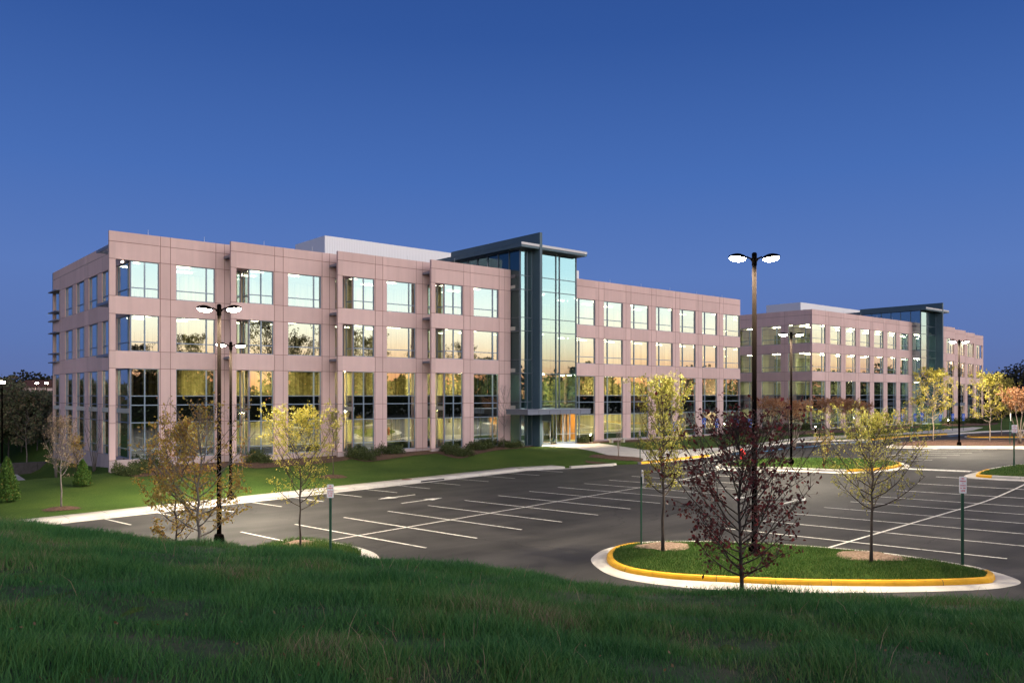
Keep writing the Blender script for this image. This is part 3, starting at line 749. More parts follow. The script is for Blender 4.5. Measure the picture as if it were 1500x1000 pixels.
def facade(parent, P0, org, rz, s0, s1, cols, joints, zbot, rows=ROWS, side=1, wallmat='precast', top=ZT, strips=()):
    """one straight wall in precast panels: cols are the window openings along s, strips are narrow glass openings, joints are open panel joints"""
    fx = lambda s, d: (org[0] + s * math.cos(rz) - d * math.sin(rz), org[1] + s * math.sin(rz) + d * math.cos(rz))
    wall = MB(); W0 = (1.09, 3.84, 5.17)
    ops = sorted(list(cols) + list(strips))
    S = sorted(set([round(x, 3) for x in [s0, s1] + [e for c in ops for e in c[:2]] + list(joints) if s0 - 1e-6 <= x <= s1 + 1e-6]))
    js = set(round(j, 3) for j in joints)
    Zl = sorted(set([zbot, 1.09, 3.84, 5.17] + [z for r in rows for z in r] + [17.37, top]))
    jz = {1.09, 3.84, 5.17, 17.37} | {z for r in rows for z in r}
    rowset = [r for r in rows]
    def solid(i, k):
        if not (0 <= i < len(S) - 1 and 0 <= k < len(Zl) - 1): return False
        sc = (S[i] + S[i + 1]) / 2; zc = (Zl[k] + Zl[k + 1]) / 2
        return not any(a < sc < b for a, b in [c[:2] for c in ops]) or not any(a < zc < b for a, b in rowset)
    g = .022
    def bx(a, b, d0, d1, z0, z1, m):
        q0 = fx(a, d0); q1 = fx(b, d1)
        wall.box((q0[0], q0[1], z0), (q1[0], q1[1], z1), m)
    for i in range(len(S) - 1):
        for k in range(len(Zl) - 1):
            if not solid(i, k): continue
            a = S[i] + (g if S[i] in js else 0); b = S[i + 1] - (g if S[i + 1] in js else 0)
            za = Zl[k] + (g if Zl[k] in jz and solid(i, k - 1) else 0); zb = Zl[k + 1] - (g if Zl[k + 1] in jz and solid(i, k + 1) else 0)
            bx(a, b, 0, .26, za, zb, 1 if Zl[k + 1] <= 1.09 else 0)
            if S[i + 1] in js and solid(i + 1, k): bx(S[i + 1] - g, S[i + 1] + g, .022, .2, Zl[k], Zl[k + 1], 2)
            if Zl[k + 1] in jz and solid(i, k + 1): bx(a, b, .022, .2, Zl[k + 1] - g, Zl[k + 1] + g, 2)
    o = wall.build('wall', [M[wallmat], M['base'], M['joint']], parent, (-P0[0], -P0[1], -P0[2]))
    for c in cols:
        a, b = c[0], c[1]
        for r in rows:
            a2, b2 = c[2] if len(c) > 2 else (a, b)
            win(parent, P0, fx(a2, 0), rz, b2 - a2, r, side, r[1] - r[0] > 4, 'bay')
    for a, b in strips:
        for r in rows: win(parent, P0, fx(a, 0), rz, b - a, r, side, r[1] - r[0] > 4, 'strip')
def win(parent, P0, xy, rz, w, r, side, tall, kind):
    f, p, sp = window_meshes(w, r[0], r[1], side, tall, kind)
    o = link('window', f, parent, (xy[0] - P0[0], xy[1] - P0[1], r[0] - P0[2]), rz)
    g_ = link('pane', p, o); g_.rotation_euler = (_pr.gauss(0, .0022), 0, _pr.gauss(0, .0026))
    for q in sp: link('spandrel_panel', q, o)

SEC = [(16.39, 65.2), (24.92, 63.6), (33.49, 62.0), (42.04, 60.5)]
CV = 60.5
def building(second):
    U0 = 107.8
    if second:
        X = lambda u: U0 + (90.1 - u) * 1.04
        rd = lambda a, b: tuple(sorted((X(a), X(b))))
    else:
        X = lambda u: u
        rd = lambda a, b: (a, b)
    side = -1 if second else 1
    zbot = -.3 if second else -2.6
    P0 = (X(16.39), 65.2, .36) if not second else (U0, CV, .75)
    B = thing('office_building', P0, 'pink precast four storey office block with stepped left wing and glass entrance tower' if not second else
              'farther pink precast office block behind the gap, partly hidden by the nearer block', 'building', 'office buildings')
    at = (-P0[0], -P0[1], -P0[2])
    def put(mb, name, mats, par=None, smooth=False): return mb.build(name, mats, par or B, at if par is None else None, smooth=smooth)
    # stepped wing
    for k, (up, c) in enumerate(SEC):
        ur = up + 1.48; nxt = SEC[k + 1][0] if k < 3 else None
        end = (nxt + 1.5) if nxt else 51.4
        cols = [(*rd(up + .44, up + 3.55), rd(ur + .02, up + 3.55)), rd(up + 4.82, up + 7.85)]
        strips = [rd(nxt + .60, nxt + 1.46)] if nxt else []
        js = [X(up + 3.64), X(up + 4.39), X(up + 7.92), X(up + 8.62)]
        a, b = rd(up, end)
        facade(B, P0, (0, c), 0, a, b, cols, js, zbot, side=side, strips=strips)
        # return of the step: floor-height glass with grey sun shades
        cp = SEC[k - 1][1] if k else 69.0
        if not second:
            facade(B, P0, (ur, 0), -math.pi / 2, -(cp - .02), -(c + .28), [(-(cp - .02), -(c + .30))], [], zbot, side=side)
            for zz in (17.0, 12.85, 8.9):
                s_ = MB()
                for i in range(7): s_.box((ur - 1.42 + .2 * i, c + .34, zz), (ur - 1.33 + .2 * i, cp - .1, zz + .05))
                s_.box((ur - 1.42, c + .30, zz - .06), (ur - .01, c + .36, zz + .10)); s_.box((ur - 1.42, cp - .13, zz - .06), (ur - .01, cp - .07, zz + .10))
                s_.box((ur - 1.48, c + .30, zz - .08), (ur - 1.42, cp - .07, zz + .12))
                put(s_, 'sun_shade', M['canopy'])
        else:
            facade(B, P0, (X(ur), 0), math.pi / 2, c + .28, cp - .02, [(c + .30, cp - .02)], [], zbot, side=side)
    # plain wing
    cols = [rd(60.31, 63.32)] + [rd(64.67 + 4.36 * i, 64.67 + 4.36 * i + (3.05 if i < 5 else 3.62)) for i in range(6)]
    js = [X(63.85 + 4.36 * i) for i in range(6)] + [X(64.67 + 4.36 * i) for i in range(6)]
    a, b = rd(58.9, 90.1)
    facade(B, P0, (0, CV), 0, a, b, cols, js, zbot, side=-side)
    # outer ends and back
    if not second:
        facade(B, P0, (17.87, 0), -math.pi / 2, -92.0, -69.02, [(-91.9, -88.9), (-86.6, -83.55), (-82.2, -79.15), (-77.75, -74.7), (-73.35, -70.3)], [-78.45, -88.2], zbot, side=1)
        for zz in (13.2, 14.05, 16.1, 9.1, 9.95, 12.0):
            s_ = MB(); s_.box((17.52, 88.8, zz), (17.86, 92.3, zz + .1)); put(s_, 'sun_shade', M['canopy'])
        facade(B, P0, (90.1, 0), math.pi / 2, CV + .28, 84, [(CV + .30, CV + 3.7), (66, 69), (70.4, 73.4), (74.8, 77.8)], [], zbot, side=-1)
        back = MB(); back.box((17.87, 91.75, zbot), (84, 92.0, ZT)); back.box((84, 83.75, zbot), (90.1, 84.0, ZT)); back.box((83.75, 84, zbot), (84, 91.75, ZT)); put(back, 'back_wall', M['precast'])
        core = (24, 74.5, 82, 86)
    else:
        facade(B, P0, (U0, 0), -math.pi / 2, -92.0, -(CV + .28), [(-64.3, -(CV + .30)), (-68.7, -65.5), (-73.3, -70.1), (-77.9, -74.7), (-82.5, -79.3), (-87.1, -83.9)], [-64.9, -69.5], zbot, side=1)
        facade(B, P0, (X(17.87), 0), math.pi / 2, 69.02, 92, [(70.3, 73.35), (74.7, 77.75), (79.15, 82.2), (83.55, 86.6)], [], zbot, side=1)
        back = MB(); back.box((U0, 91.75, zbot), (X(17.87), 92.0, ZT)); put(back, 'back_wall', M['precast'])
        core = (114, 72.5, 178, 86)
    # roof, floors, interior core
    segs = [(SEC[0][0] + 1.5, SEC[1][0] + 1.5, 65.2), (SEC[1][0] + 1.5, SEC[2][0] + 1.5, 63.6), (SEC[2][0] + 1.5, SEC[3][0] + 1.5, 62.0), (SEC[3][0] + 1.5, 51.4, 60.5), (51.4, 59.05, 59.5), (59.05, 89.95, 60.5)]
    rf = MB(); fl = MB()
    for (a, b, c) in segs:
        a, b = rd(a, b); bk = 83.7 if (a > 84 and not second) else 91.7
        rf.box((a, c + .3, 17.3), (b, bk, 17.6))
        for z in (.62, 4.55, 8.15, 12.2, 16.28): fl.box((a + .001, c + .36, z), (b - .001, bk, z + .36 if z < 16 else z + .3))
    put(rf, 'roof', M['roofing']); put(fl, 'floor_slab', M['slab'])
    for n_, (a, b, c) in enumerate(segs):
        if a == 51.4: c = 61.0
        a2, b2 = rd(a + (6 if n_ == 0 else .002), b - (6 if n_ == 5 else .002)); cr = MB(); cr.box((a2, c + 6.2 + .3 * (n_ % 2), .9), (b2, 83 if n_ == 5 else 88, 16.2)); put(cr, 'interior_wall', M['core2' if second else 'core'])
    # ceiling lights (a tube fitting over each bay of each floor)
    tm = MB(); tm.box((-.65, -.14, -.05), (.65, .14, 0)); tm2 = tm.mesh('ceiling_light', M['troffer_low']); tm3 = tm.mesh('ceiling_light', M['troffer_far']); tm = tm.mesh('ceiling_light', M['troffer'])
    rest = MB(); k = 0
    bays = [SEC[i][0] + x for i in range(4) for x in (2.4, 6.3)] + [55.6, 61.9] + [66.2 + 4.36 * i for i in range(6)]
    rr = random.Random(5)
    for ub in bays:
        for z in (4.5, 8.1, 12.15, 16.24):
            c = next(cc for a, b, cc in segs if a - .1 <= ub <= b + .1) if True else 0
            if z > 8.5 or rr.random() < .95:
                link('ceiling_light', tm3 if second else tm if z > 8.5 else tm2, B, (X(ub) + rr.uniform(-.5, .5) - P0[0], c + 2.0 - P0[1], z - .02 - P0[2])); k += 1
            for dv in (4.6,):
                if rr.random() < .8: xx = X(ub) + rr.uniform(-.9, .9); rest.box((xx - .65, c + dv - .14, z - .07), (xx + .65, c + dv + .14, z - .02), 2 if second else 0 if z > 8.5 else 1)
    tag(put(rest, 'ceiling_light', [M['troffer'], M['troffer_low'], M['troffer_far']]), kind='stuff')
    if second:   # deeper lit floors seen through the end wall
        rest = MB()
        for z in (4.5, 8.1, 12.15, 16.24):
            for i in range(2):
                for j in range(6): rest.box((U0 + 1.6 + 2.6 * i - .14, 62.6 + 4.5 * j + i, z - .07), (U0 + 1.6 + 2.6 * i + .14, 63.8 + 4.5 * j + i, z - .02))
        tag(put(rest, 'end_ceiling_light', M['troffer_far']), kind='stuff')
    # lightning rods along the parapet
    rodm = MB(); rodm.tube([(0, 0, 0), (0, 0, .42)], [.014, .009], 5); rodm = rodm.mesh('lightning_rod', M['silver'])
    for (a, b, c) in segs:
        if a == 51.4: continue
        for i in range(2 if b - a < 15 else 6):
            n = 2 if b - a < 15 else 6
            link('lightning_rod', rodm, B, (X(a + (b - a) * (i + .3) / n) - P0[0], c + .13 - P0[1], ZT - P0[2]))
    # mechanical penthouse
    ph = MB()
    if not second: ph.box((39.6, 76.1, 17.5), (76.5, 82.9, 22.3))
    else: ph.box((131.7, 76.1, 17.5), (168.6, 82.9, 22.2))
    put(ph, 'penthouse', M['corr'])
    # glass tower with its dark fin wall
    TV = 59.1
    fz0 = .1
    fin = MB(); a, b = rd(52.98, 53.30); fin.box((a, 58.0, fz0), (b, 72.5, 21.62)); put(fin, 'fin_wall', M['bluemetal'])
    rs = MB(); a, b = rd(50.67, 52.97); rs.box((a, 58.05, 20.0), (b, 73, 20.36), 0); rs.box((a - .02, 58.02, 20.22), (b, 58.048, 20.45), 1); rs.box((a - .02, 58.05, 20.362), (b, 73.02, 20.45), 0)
    a, b = rd(53.31, 59.5); rs.box((a, 58.05, 20.0), (b, 73, 20.36), 0); rs.box((a, 58.02, 20.22), (b + .02, 58.048, 20.45), 1); rs.box((a, 58.05, 20.362), (b + .02, 73.02, 20.45), 0)
    put(rs, 'tower_roof', [M['bluemetal'], M['roofedge']])
    TR = [5.25, 8.0, 9.32, 12.1, 13.4, 16.1, 17.45]
    def curtain(name, p0, p1, z0, z1, trans, vert, dark=(), frame='towerframe', gl='towerglass'):
        d = Vector((p1[0] - p0[0], p1[1] - p0[1])); L = d.length; rz = math.atan2(d.y, d.x)
        f = MB(); b = .06
        xs = [0, L - b] + [v * L - b / 2 for v in vert]
        for x in xs: f.box((x, -.06, 0), (x + b, .12, z1 - z0))
        for z in [z0, z1 - b] + [t for t in trans if z0 < t < z1]: f.box((b, -.045, z - z0), (L - b, .118, z - z0 + b))
        o = f.build(name, M[frame], B, (p0[0] - P0[0], p0[1] - P0[1], z0 - P0[2]), rz)
        g = MB(); g.quad((0.02, .03, .02), (L - .02, .03, .02), (L - .02, .03, z1 - z0 - .02), (0.02, .03, z1 - z0 - .02)); g.build('pane', M[gl], o)
        if dark:
            for (za, zb) in dark: s = MB(); s.box((.07, .08, za - z0), (L - .07, .112, zb - z0)); s.build('spandrel_panel', M['bluemetal'], o)
        return o
    DK = [(4.3, 5.25), (8.0, 9.32), (12.1, 13.4), (16.1, 17.45)]
    gz0 = 1.0
    A, Bq = rd(51.42, 52.97); curtain('curtain_wall', (A, TV), (Bq, TV), gz0, 20.0, TR, [.58], DK)
    A, Bq = rd(53.31, 59.04)
    curtain('curtain_wall', (A, TV), (Bq, TV), 4.3, 20.0, TR, ([.50, .585] if not second else [.415, .5]))
    if not second:
        curtain('curtain_wall', (51.42, 72.4), (51.42, TV), gz0, 20.0, TR, [.125, .25, .375, .5, .625, .75, .875], DK, gl='sideglass')
        curtain('curtain_wall', (59.04, TV), (59.04, 72.4), gz0, 20.0, TR, [.25, .5, .75])
    else:
        curtain('curtain_wall', (X(59.04), 72.4), (X(59.04), TV), gz0, 20.0, TR, [.125, .25, .375, .5, .625, .75, .875], DK[:3])
        curtain('curtain_wall', (X(51.42), TV), (X(51.42), 72.4), gz0, 20.0, TR, [.25, .5, .75])
    # entrance canopy, doors and lobby
    cp = MB(); a, b = rd(49.56, 57.8)
    cp.box((a, 55.9, 4.10), (b, 59.0, 4.50), 0); cp.box((a - .05, 55.85, 4.50), (b + .05, 59.02, 4.60), 0)
    for i in range(1, 6): x = a + (b - a) * i / 6; cp.box((x - .012, 55.885, 4.12), (x + .012, 55.899, 4.49), 1)
    put(cp, 'entrance_canopy', [M['canopy'], M['darkframe']])
    def doorleaf(u, w, h, name):
        f = MB(); b = .07; z0 = .98
        f.box((0, 0, 0), (b, .06, h)); f.box((w - b, 0, 0), (w, .06, h)); f.box((b, .002, 0), (w - b, .058, .22)); f.box((b, .002, h - b), (w - b, .058, h)); f.box((b, .002, 1.0), (w - b, .058, 1.06))
        o = f.build(name, M['towerframe'] if name == 'door' else M['alum'], B, (u - P0[0], TV + .03 - P0[1], z0 - P0[2]))
        g = MB(); g.quad((b, .03, .22), (w - b, .03, .22), (w - b, .03, h - b), (b, .03, h - b)); g.build('pane', M['doorglass'], o)
        if name == 'door':
            hd = MB(); hd.tube([(w - .14 if True else .1, -.05, .8), (w - .14, -.05, 1.35)], .018, 6); hd.build('handle', M['silver'], o)
    a, b = rd(53.35, 56.1)
    doorleaf(a + (.0 if not second else .55), 1.05, 2.35, 'door'); doorleaf(a + (1.07 if not second else 1.62), 1.05, 2.35, 'door')
    for i in range(3):
        x = (56.25 + i * .95) if not second else X(56.25 + (i + 1) * .95); doorleaf(x, .93, 3.3, 'side_light')
    x = min(X(53.35), X(55.52)); f = MB(); f.box((x, TV + .03, 3.36), (x + 2.2, TV + .09, 4.28)); put(f, 'door_head', M['darkframe'])
    lb = MB(); a, b = rd(51.6, 56.4); lb.box((a, 64.0, 1.0), (b, 64.2, 4.5)); put(lb, 'lobby_wall', M['wood'])
    for i, uu in enumerate((53.6, 54.8, 51.9)):
        L = bpy.data.lights.new('lobby_spot', 'SPOT'); L.energy = 700; L.color = (1, .55, .16); L.spot_size = math.radians(95); L.spot_blend = .8; L.shadow_soft_size = .08
        o = bpy.data.objects.new('lobby_spot', L); col.objects.link(o); o.parent = B; o.location = (X(uu) - P0[0], 63.5 - P0[1], 4.4 - P0[2])
    for uu in (54.5, 57.2):
        L = bpy.data.lights.new('canopy_downlight', 'SPOT'); L.energy = 750; L.color = (1, .80, .55); L.spot_size = math.radians(130); L.spot_blend = .6; L.shadow_soft_size = .1
        o = bpy.data.objects.new('canopy_downlight', L); col.objects.link(o); o.parent = B; o.location = (X(uu) - P0[0], 57.4 - P0[1], 4.04 - P0[2])
    return B
building(False)
building(True)

# ------------------------------------------------------------------ lamps
def lens_light(parent, loc, e, soft=.22, spot=158):
    L = bpy.data.lights.new('lamp_light', 'SPOT'); L.energy = e; L.color = (1., .86, .64); L.spot_size = math.radians(spot); L.spot_blend = .7; L.shadow_soft_size = soft
    o = bpy.data.objects.new('lamp_light', L); col.objects.link(o); o.parent = parent; o.location = loc
_lamp = {}
def lamp_parts():
    h = MB(); prof = [(.0, .20), (.16, .19), (.34, .13), (.46, .06), (.48, .0), (.46, -.02)]
    h.lathe([(max(r * .66, .004), z * .7) for r, z in prof], 24, 0)
    return h.mesh('lamp_head', M['bronze'], True)
def lamp_lens():
    h = MB(); h.lathe([(.275, -.013), (.265, -.06), (.2, -.105), (.1, -.13), (.01, -.135)], 24); return h.mesh('lens', M['lampglow'], True)
HEAD, LENS = lamp_parts(), lamp_lens()
def street_lamp(u, v, z, h, rz, label, double=True, e=1500, rad=.085, sides=(-1, 1)):
    t = thing('street_lamp', (u, v, z), label, 'street lamp', 'tall lamps of the car park', rz)
    p = MB(); p.tube([(0, 0, .2), (0, 0, h)], [rad, rad * .78], 12); p.build('pole', M['bronze'], t, smooth=True)
    p = MB(); p.lathe([(.21, -.3), (.21, .16), (.18, .30), (.1, .34)], 4); p.build('lamp_base', M['bronze'], t, smooth=False)
    for s in sides:
        a = MB(); a.tube([(0, 0, h - .30), (s * .12, 0, h - .12), (s * .26, 0, h - .05)], [.04, .035, .03], 8)
        if s == sides[0]: a.lathe([(.09, -.35), (.09, .06), (.05, .10)], 12, c=(0, 0, h))
        a.build('arm', M['bronze'], t, smooth=True)
        o = link('lamp_head', HEAD, t, (s * .58, 0, h - .08)); o.rotation_euler = (0, s * math.radians(-6), 0)
        link('lens', LENS, o)
        lens_light(t, (s * .58, 0, h - .2), e)
CAMR = -math.radians(40.45)
def lamp_at(px, py_head, zf, D=None, pyb=None, **k):
    if D is None: u, v = ray(px, pyb, zf); D = u * CA + v * SA
    else: u, v = onray(px, D)
    z = float(zf(u, v)); zt = CAMZ + (YH - py_head) / F * D
    return u, v, z, zt - z
E_ = 9800
u, v, z, h = lamp_at(1105, 374, zf_near, pyb=810); street_lamp(u, v, z, h, CAMR, 'tallest twin headed lamp rising behind the purple leaved tree', e=E_, rad=.095)
u, v, z, h = lamp_at(321, 449, zf_sm, D=32.5); street_lamp(u, v, z, h, CAMR, 'twin headed lamp whose pole passes through the big yellow brown tree', e=E_, rad=.09)
u, v, z, h = lamp_at(338, 503, ground, D=47.5); street_lamp(u, v, z, h, math.radians(0), 'twin headed lamp standing on the lawn near the building', e=E_, rad=.09, sides=(-1, 1))
u, v, z, h = lamp_at(1159, 488, zf_mid, pyb=679); street_lamp(u, v, z, h, CAMR, 'twin headed lamp on the long island before the farther building', e=E_)
u, v, z, h = lamp_at(1405, 499, zf_far, pyb=652); street_lamp(u, v, z, h, CAMR, 'twin headed lamp on the mulched island before the farther building', e=E_)
# lamps of the same lot standing just outside the picture
u, v = pq2uv(50, -4); street_lamp(u, v, float(zlot(u, v)), 9.4, 0, 'twin headed lamp farther along the lot beyond the right island', e=E_)
u, v = pq2uv(78, 8); street_lamp(u, v, float(zlot(u, v)), 9.4, 0, 'twin headed lamp past the right edge of the lot', e=E_)

def bollard(px, py, label, e=90, lit=True, h=.95):
    u, v = GG(px, py); t = thing('bollard_light', (u, v, gz(u, v)), label, 'bollard light', 'low lit bollards by the entrances')
    m = MB(); m.lathe([(.2, -.1), (.2, .05), (.17, .06)], 14); m.build('foot', M['concrete'], t)
    m = MB(); m.lathe([(.09, .06), (.09, h - .2)], 14); m.lathe([(.10, h - .04), (.09, h + .02), (.01, h + .04)], 14); 
    for a in range(3): m.tube([(.075 * math.cos(a * 2.1), .075 * math.sin(a * 2.1), h - .21), (.075 * math.cos(a * 2.1), .075 * math.sin(a * 2.1), h - .03)], .009, 5)
    m.build('post', M['bronze'], t)
    m = MB(); m.lathe([(.06, h - .195), (.065, h - .1), (.06, h - .045)], 12); m.build('lens', M['bollardglow'], t, smooth=True)
    L = bpy.data.lights.new('bollard_lamp', 'POINT'); L.energy = e; L.color = (1, .72, .40); L.shadow_soft_size = .12
    o = bpy.data.objects.new('bollard_lamp', L); col.objects.link(o); o.parent = t; o.location = (0, -.13, h - .1)
bollard(865, 648, 'glowing bollard to the right of the glass entrance, beside shrubs')
bollard(787.5, 652.5, 'short bollard left of the glass entrance at the foot of the fin', 60)
bollard(1194.5, 634, 'glowing bollard under the orange topped trees of the farther building', 60)
bollard(1389, 623, 'glowing bollard beside the path to the farther entrance', 60)

# ------------------------------------------------------------------ signs
def text_mesh(s, size, m, bold=True):
    c = bpy.data.curves.new('lettering', 'FONT'); c.body = s; c.size = size; c.align_x = 'CENTER'; c.align_y = 'CENTER'; c.offset = .0035 * size / .08
    o = bpy.data.objects.new('lettering', c); col.objects.link(o)
    bpy.context.view_layer.update()
    me = bpy.data.meshes.new_from_object(o.evaluated_get(bpy.context.evaluated_depsgraph_get()))
    bpy.data.objects.remove(o); bpy.data.curves.remove(c)
    me.materials.clear(); me.materials.append(m); return me
LINES = [('NO', .10, .34), ('PARKING', .085, .20), ('OR', .05, .09), ('STANDING', .072, -.03), ('IN   FIRE', .085, -.17), ('LANE', .10, -.31)]
def rounded(w, h, r, n=4):
    pts = []
    for cx, cy, a0 in ((w / 2 - r, h / 2 - r, 0), (-w / 2 + r, h / 2 - r, 90), (-w / 2 + r, -h / 2 + r, 180), (w / 2 - r, -h / 2 + r, 270)):
        for i in range(n + 1):
            a = math.radians(a0 + 90 * i / n); pts.append((cx + r * math.cos(a), cy + r * math.sin(a)))
    return pts
_signtext = []
def plate(w, h, m, th=.012, r=.03):
    p = rounded(w, h, r); n = len(p); mb = MB()
    mb.add([(x, -th / 2, y) for x, y in p] + [(x, th / 2, y) for x, y in p], [tuple(range(n)), tuple(range(2 * n - 1, n - 1, -1))] + [((i + 1) % n, i, n + i, n + (i + 1) % n) for i in range(n)])
    return mb
def fire_sign(u, v, z, top, rz, label, w=.46, h=.90, post='signgreen'):
    t = thing('parking_sign', (u, v, z), label, 'sign', 'no parking signs', rz)
    p = MB(); p.box((-.035, -.02, -.2), (.035, .02, top - h + .25)); p.box((-.045, -.006, -.2), (-.034, .03, top - h + .25)); p.box((.034, -.006, -.2), (.045, .03, top - h + .25)); p.build('post', M[post], t)
    pl = plate(w, h, M['signwhite']).build('sign_panel', M['signwhite'], t, (0, -.035, top - h / 2))
    if not _signtext:
        for s, sz, y in LINES: _signtext.append((text_mesh(s, sz * 1.05, M['signred']), y))
    for me, y in _signtext:
        o = link('lettering', me, pl, (0, -.008, y * h / .9)); o.rotation_euler = (math.radians(90), 0, 0); o.scale = (w / .46, h / .9, 1)
    return t
def sign_at(px, pytop, pybot, zf, pyb=None, D=None, **k):
    u, v, z, top = lamp_at(px, pytop, zf, pyb=pyb, D=D)
    return u, v, z, top, D or (u * CA + v * SA)
u, v, z, top, D = sign_at(484, 709, 0, zf_sm, pyb=811); hh = 19.5 / F * D
fire_sign(u, v, z, top, CAMR + .1, 'white red lettered sign on a green post beside the small yellow tree', w=9.6 / F * D, h=hh)
u, v, z, top, D = sign_at(1410, 697.5, 0, zf_near, pyb=828); hh = 24.5 / F * D
fire_sign(u, v, z, top, CAMR - .25, 'white red lettered sign at the right end of the yellow kerbed island', w=9.8 / F * D, h=hh)
u, v, z, top, D = sign_at(1485.5, 622, 0, zf_rt, pyb=682.5)
fire_sign(u, v, z, top, CAMR + .05, 'small white red lettered sign on the island at the right edge', w=8.3 / F * D, h=11.5 / F * D)
u, v, z, top, D = sign_at(939.5, 688, 0, zf_near, pyb=798)
fire_sign(u, v, z, top, CAMR + math.radians(92), 'edge on sign on a green post left of the tall pale yellow tree', w=.3, h=.5)
u, v, z, top, D = sign_at(937.5, 630, 0, ground, pyb=675); fire_sign(u, v, z, top, CAMR - 1.35, 'sign on a thin green post in the entrance planting bed', w=.3, h=.45)
u, v, z, top, D = sign_at(1255, 634, 0, zlot, pyb=645.5); fire_sign(u, v, z, top, CAMR + 1.2, 'small dark post sign at the kerb before the farther building', w=.3, h=.4)
u, v, z, top, D = sign_at(1479.5, 605, 0, zf_far, pyb=650); fire_sign(u, v, z, top, CAMR + 1.25, 'nearly edge on sign on a post in the mulched far island', w=.3, h=.7)
u, v, z, top, D = sign_at(1335, 618, 0, zf_far, pyb=648.5); fire_sign(u, v, z, top, CAMR + 1.5, 'slim green post sign at the left tip of the mulched far island', w=.25, h=.4)

def wheelchair():
    m = MB(); 
    m.lathe([(.03, -.004), (.03, .004)], 10, c=(0, 0, 0))
    return m
def access_sign(px, pyt, pyb, label, zf=ground, D=None):
    u, v = ray(px, pyb, zf); D = u * CA + v * SA; z = float(zf(u, v)); top = CAMZ + (YH - pyt) / F * D - z
    t = thing('accessible_parking_sign', (u, v, z), label, 'sign', 'blue accessible parking signs along the walks', CAMR * .5)
    p = MB(); p.box((-.03, -.015, -.2), (.03, .015, top)); p.build('post', M['signgreen'], t)
    s = 1.35
    pl = plate(.34 * s, .48 * s, M['signblue'], r=.03).build('sign_panel', M['signblue'], t, (0, -.03, top - .24 * s))
    w_ = MB()
    ring = [(-.02 + .085 * math.cos(a), -.07 + .085 * math.sin(a)) for a in np.linspace(math.radians(130), math.radians(390), 12)]
    def bar(a, b, r=.014): w_.tube([(a[0] * s, -.009, a[1] * s), (b[0] * s, -.009, b[1] * s)], r * s, 5)
    for a, b in zip(ring[:-1], ring[1:]): bar(a, b)
    bar((-.01, .11), (-.005, -.02)); bar((-.005, -.02), (.07, -.02)); bar((.07, -.02), (.10, -.12)); bar((-.01, .06), (.06, .05))
    w_.lathe([(.028 * s, -.006), (.028 * s, .006)], 10, c=(-.012 * s, -.009, .155 * s))
    w_.build('wheelchair_symbol', M['signwhite'], pl)
    p2 = plate(.28 * s, .14 * s, M['signwhite'], r=.02).build('penalty_plate', M['signblue'], t, (0, -.03, top - .62 * s))
ACC = [(989, 617, 652, 'blue accessible sign behind the tall pale yellow tree'), (1031, 612, 648, 'blue accessible sign before the last white pier left of the purple tree'),
       (1049.5, 612.5, 648, 'blue accessible sign seen through the left side of the purple tree'), (1079, 612.5, 647, 'blue accessible sign seen through the middle of the purple tree'),
       (1098, 612.5, 647, 'blue accessible sign just left of the tallest lamp pole'), (1310.8, 606, 636, 'first blue accessible sign left of the farther entrance'),
       (1321.8, 605.5, 636, 'second blue accessible sign left of the farther entrance'), (1340, 605.5, 635, 'blue accessible sign before the farther canopy'),
       (1350.5, 604.5, 635, 'blue accessible sign in front of the lit farther doors'), (1377, 605.5, 633, 'blue accessible sign right of the farther doors'),
       (1395.5, 605.5, 631, 'blue accessible sign left of the lamp pole on the mulched island'), (1411, 605.5, 630.5, 'blue accessible sign right of the lamp pole on the mulched island')]
for a in ACC: access_sign(*a)

# fire hydrant
u, v = GL(1086.5, 676); t = thing('fire_hydrant', (u, v, float(zf_mid(u, v))), 'red fire hydrant on the island seen through the purple tree', 'fire hydrant')
k = 1.25
m = MB(); m.lathe([(.16 * k, 0), (.16 * k, .05 * k), (.11 * k, .06 * k), (.105 * k, .52 * k), (.15 * k, .53 * k), (.15 * k, .57 * k), (.12 * k, .64 * k), (.06 * k, .72 * k), (.03 * k, .74 * k), (.03 * k, .80 * k)], 14); m.build('hydrant_body', M['hydrant'], t, smooth=False)
for a, r, l in ((-1.2, .075, .21), (.9, .05, .18), (2.9, .05, .18)):
    m = MB(); m.tube([(.08 * math.cos(a), .08 * math.sin(a), .42 * k), (l * k * math.cos(a), l * k * math.sin(a), .42 * k)], r * k, 8); m.build('hose_outlet', M['hydrant'], t)
# bench on the lawn under the plain wing
u, v = GG(904, 648); t = thing('bench', (u, v, gz(u, v)), 'low pale concrete bench among shrubs under the plain wing', 'bench')
m = MB(); m.box((-1.3, -.25, .38), (1.3, .25, .48)); m.build('seat', M['concrete'], t)
for s in (-1, 1): m = MB(); m.box((s * .9 - .1, -.2, -.1), (s * .9 + .1, .2, .379)); m.build('leg', M['concrete'], t)

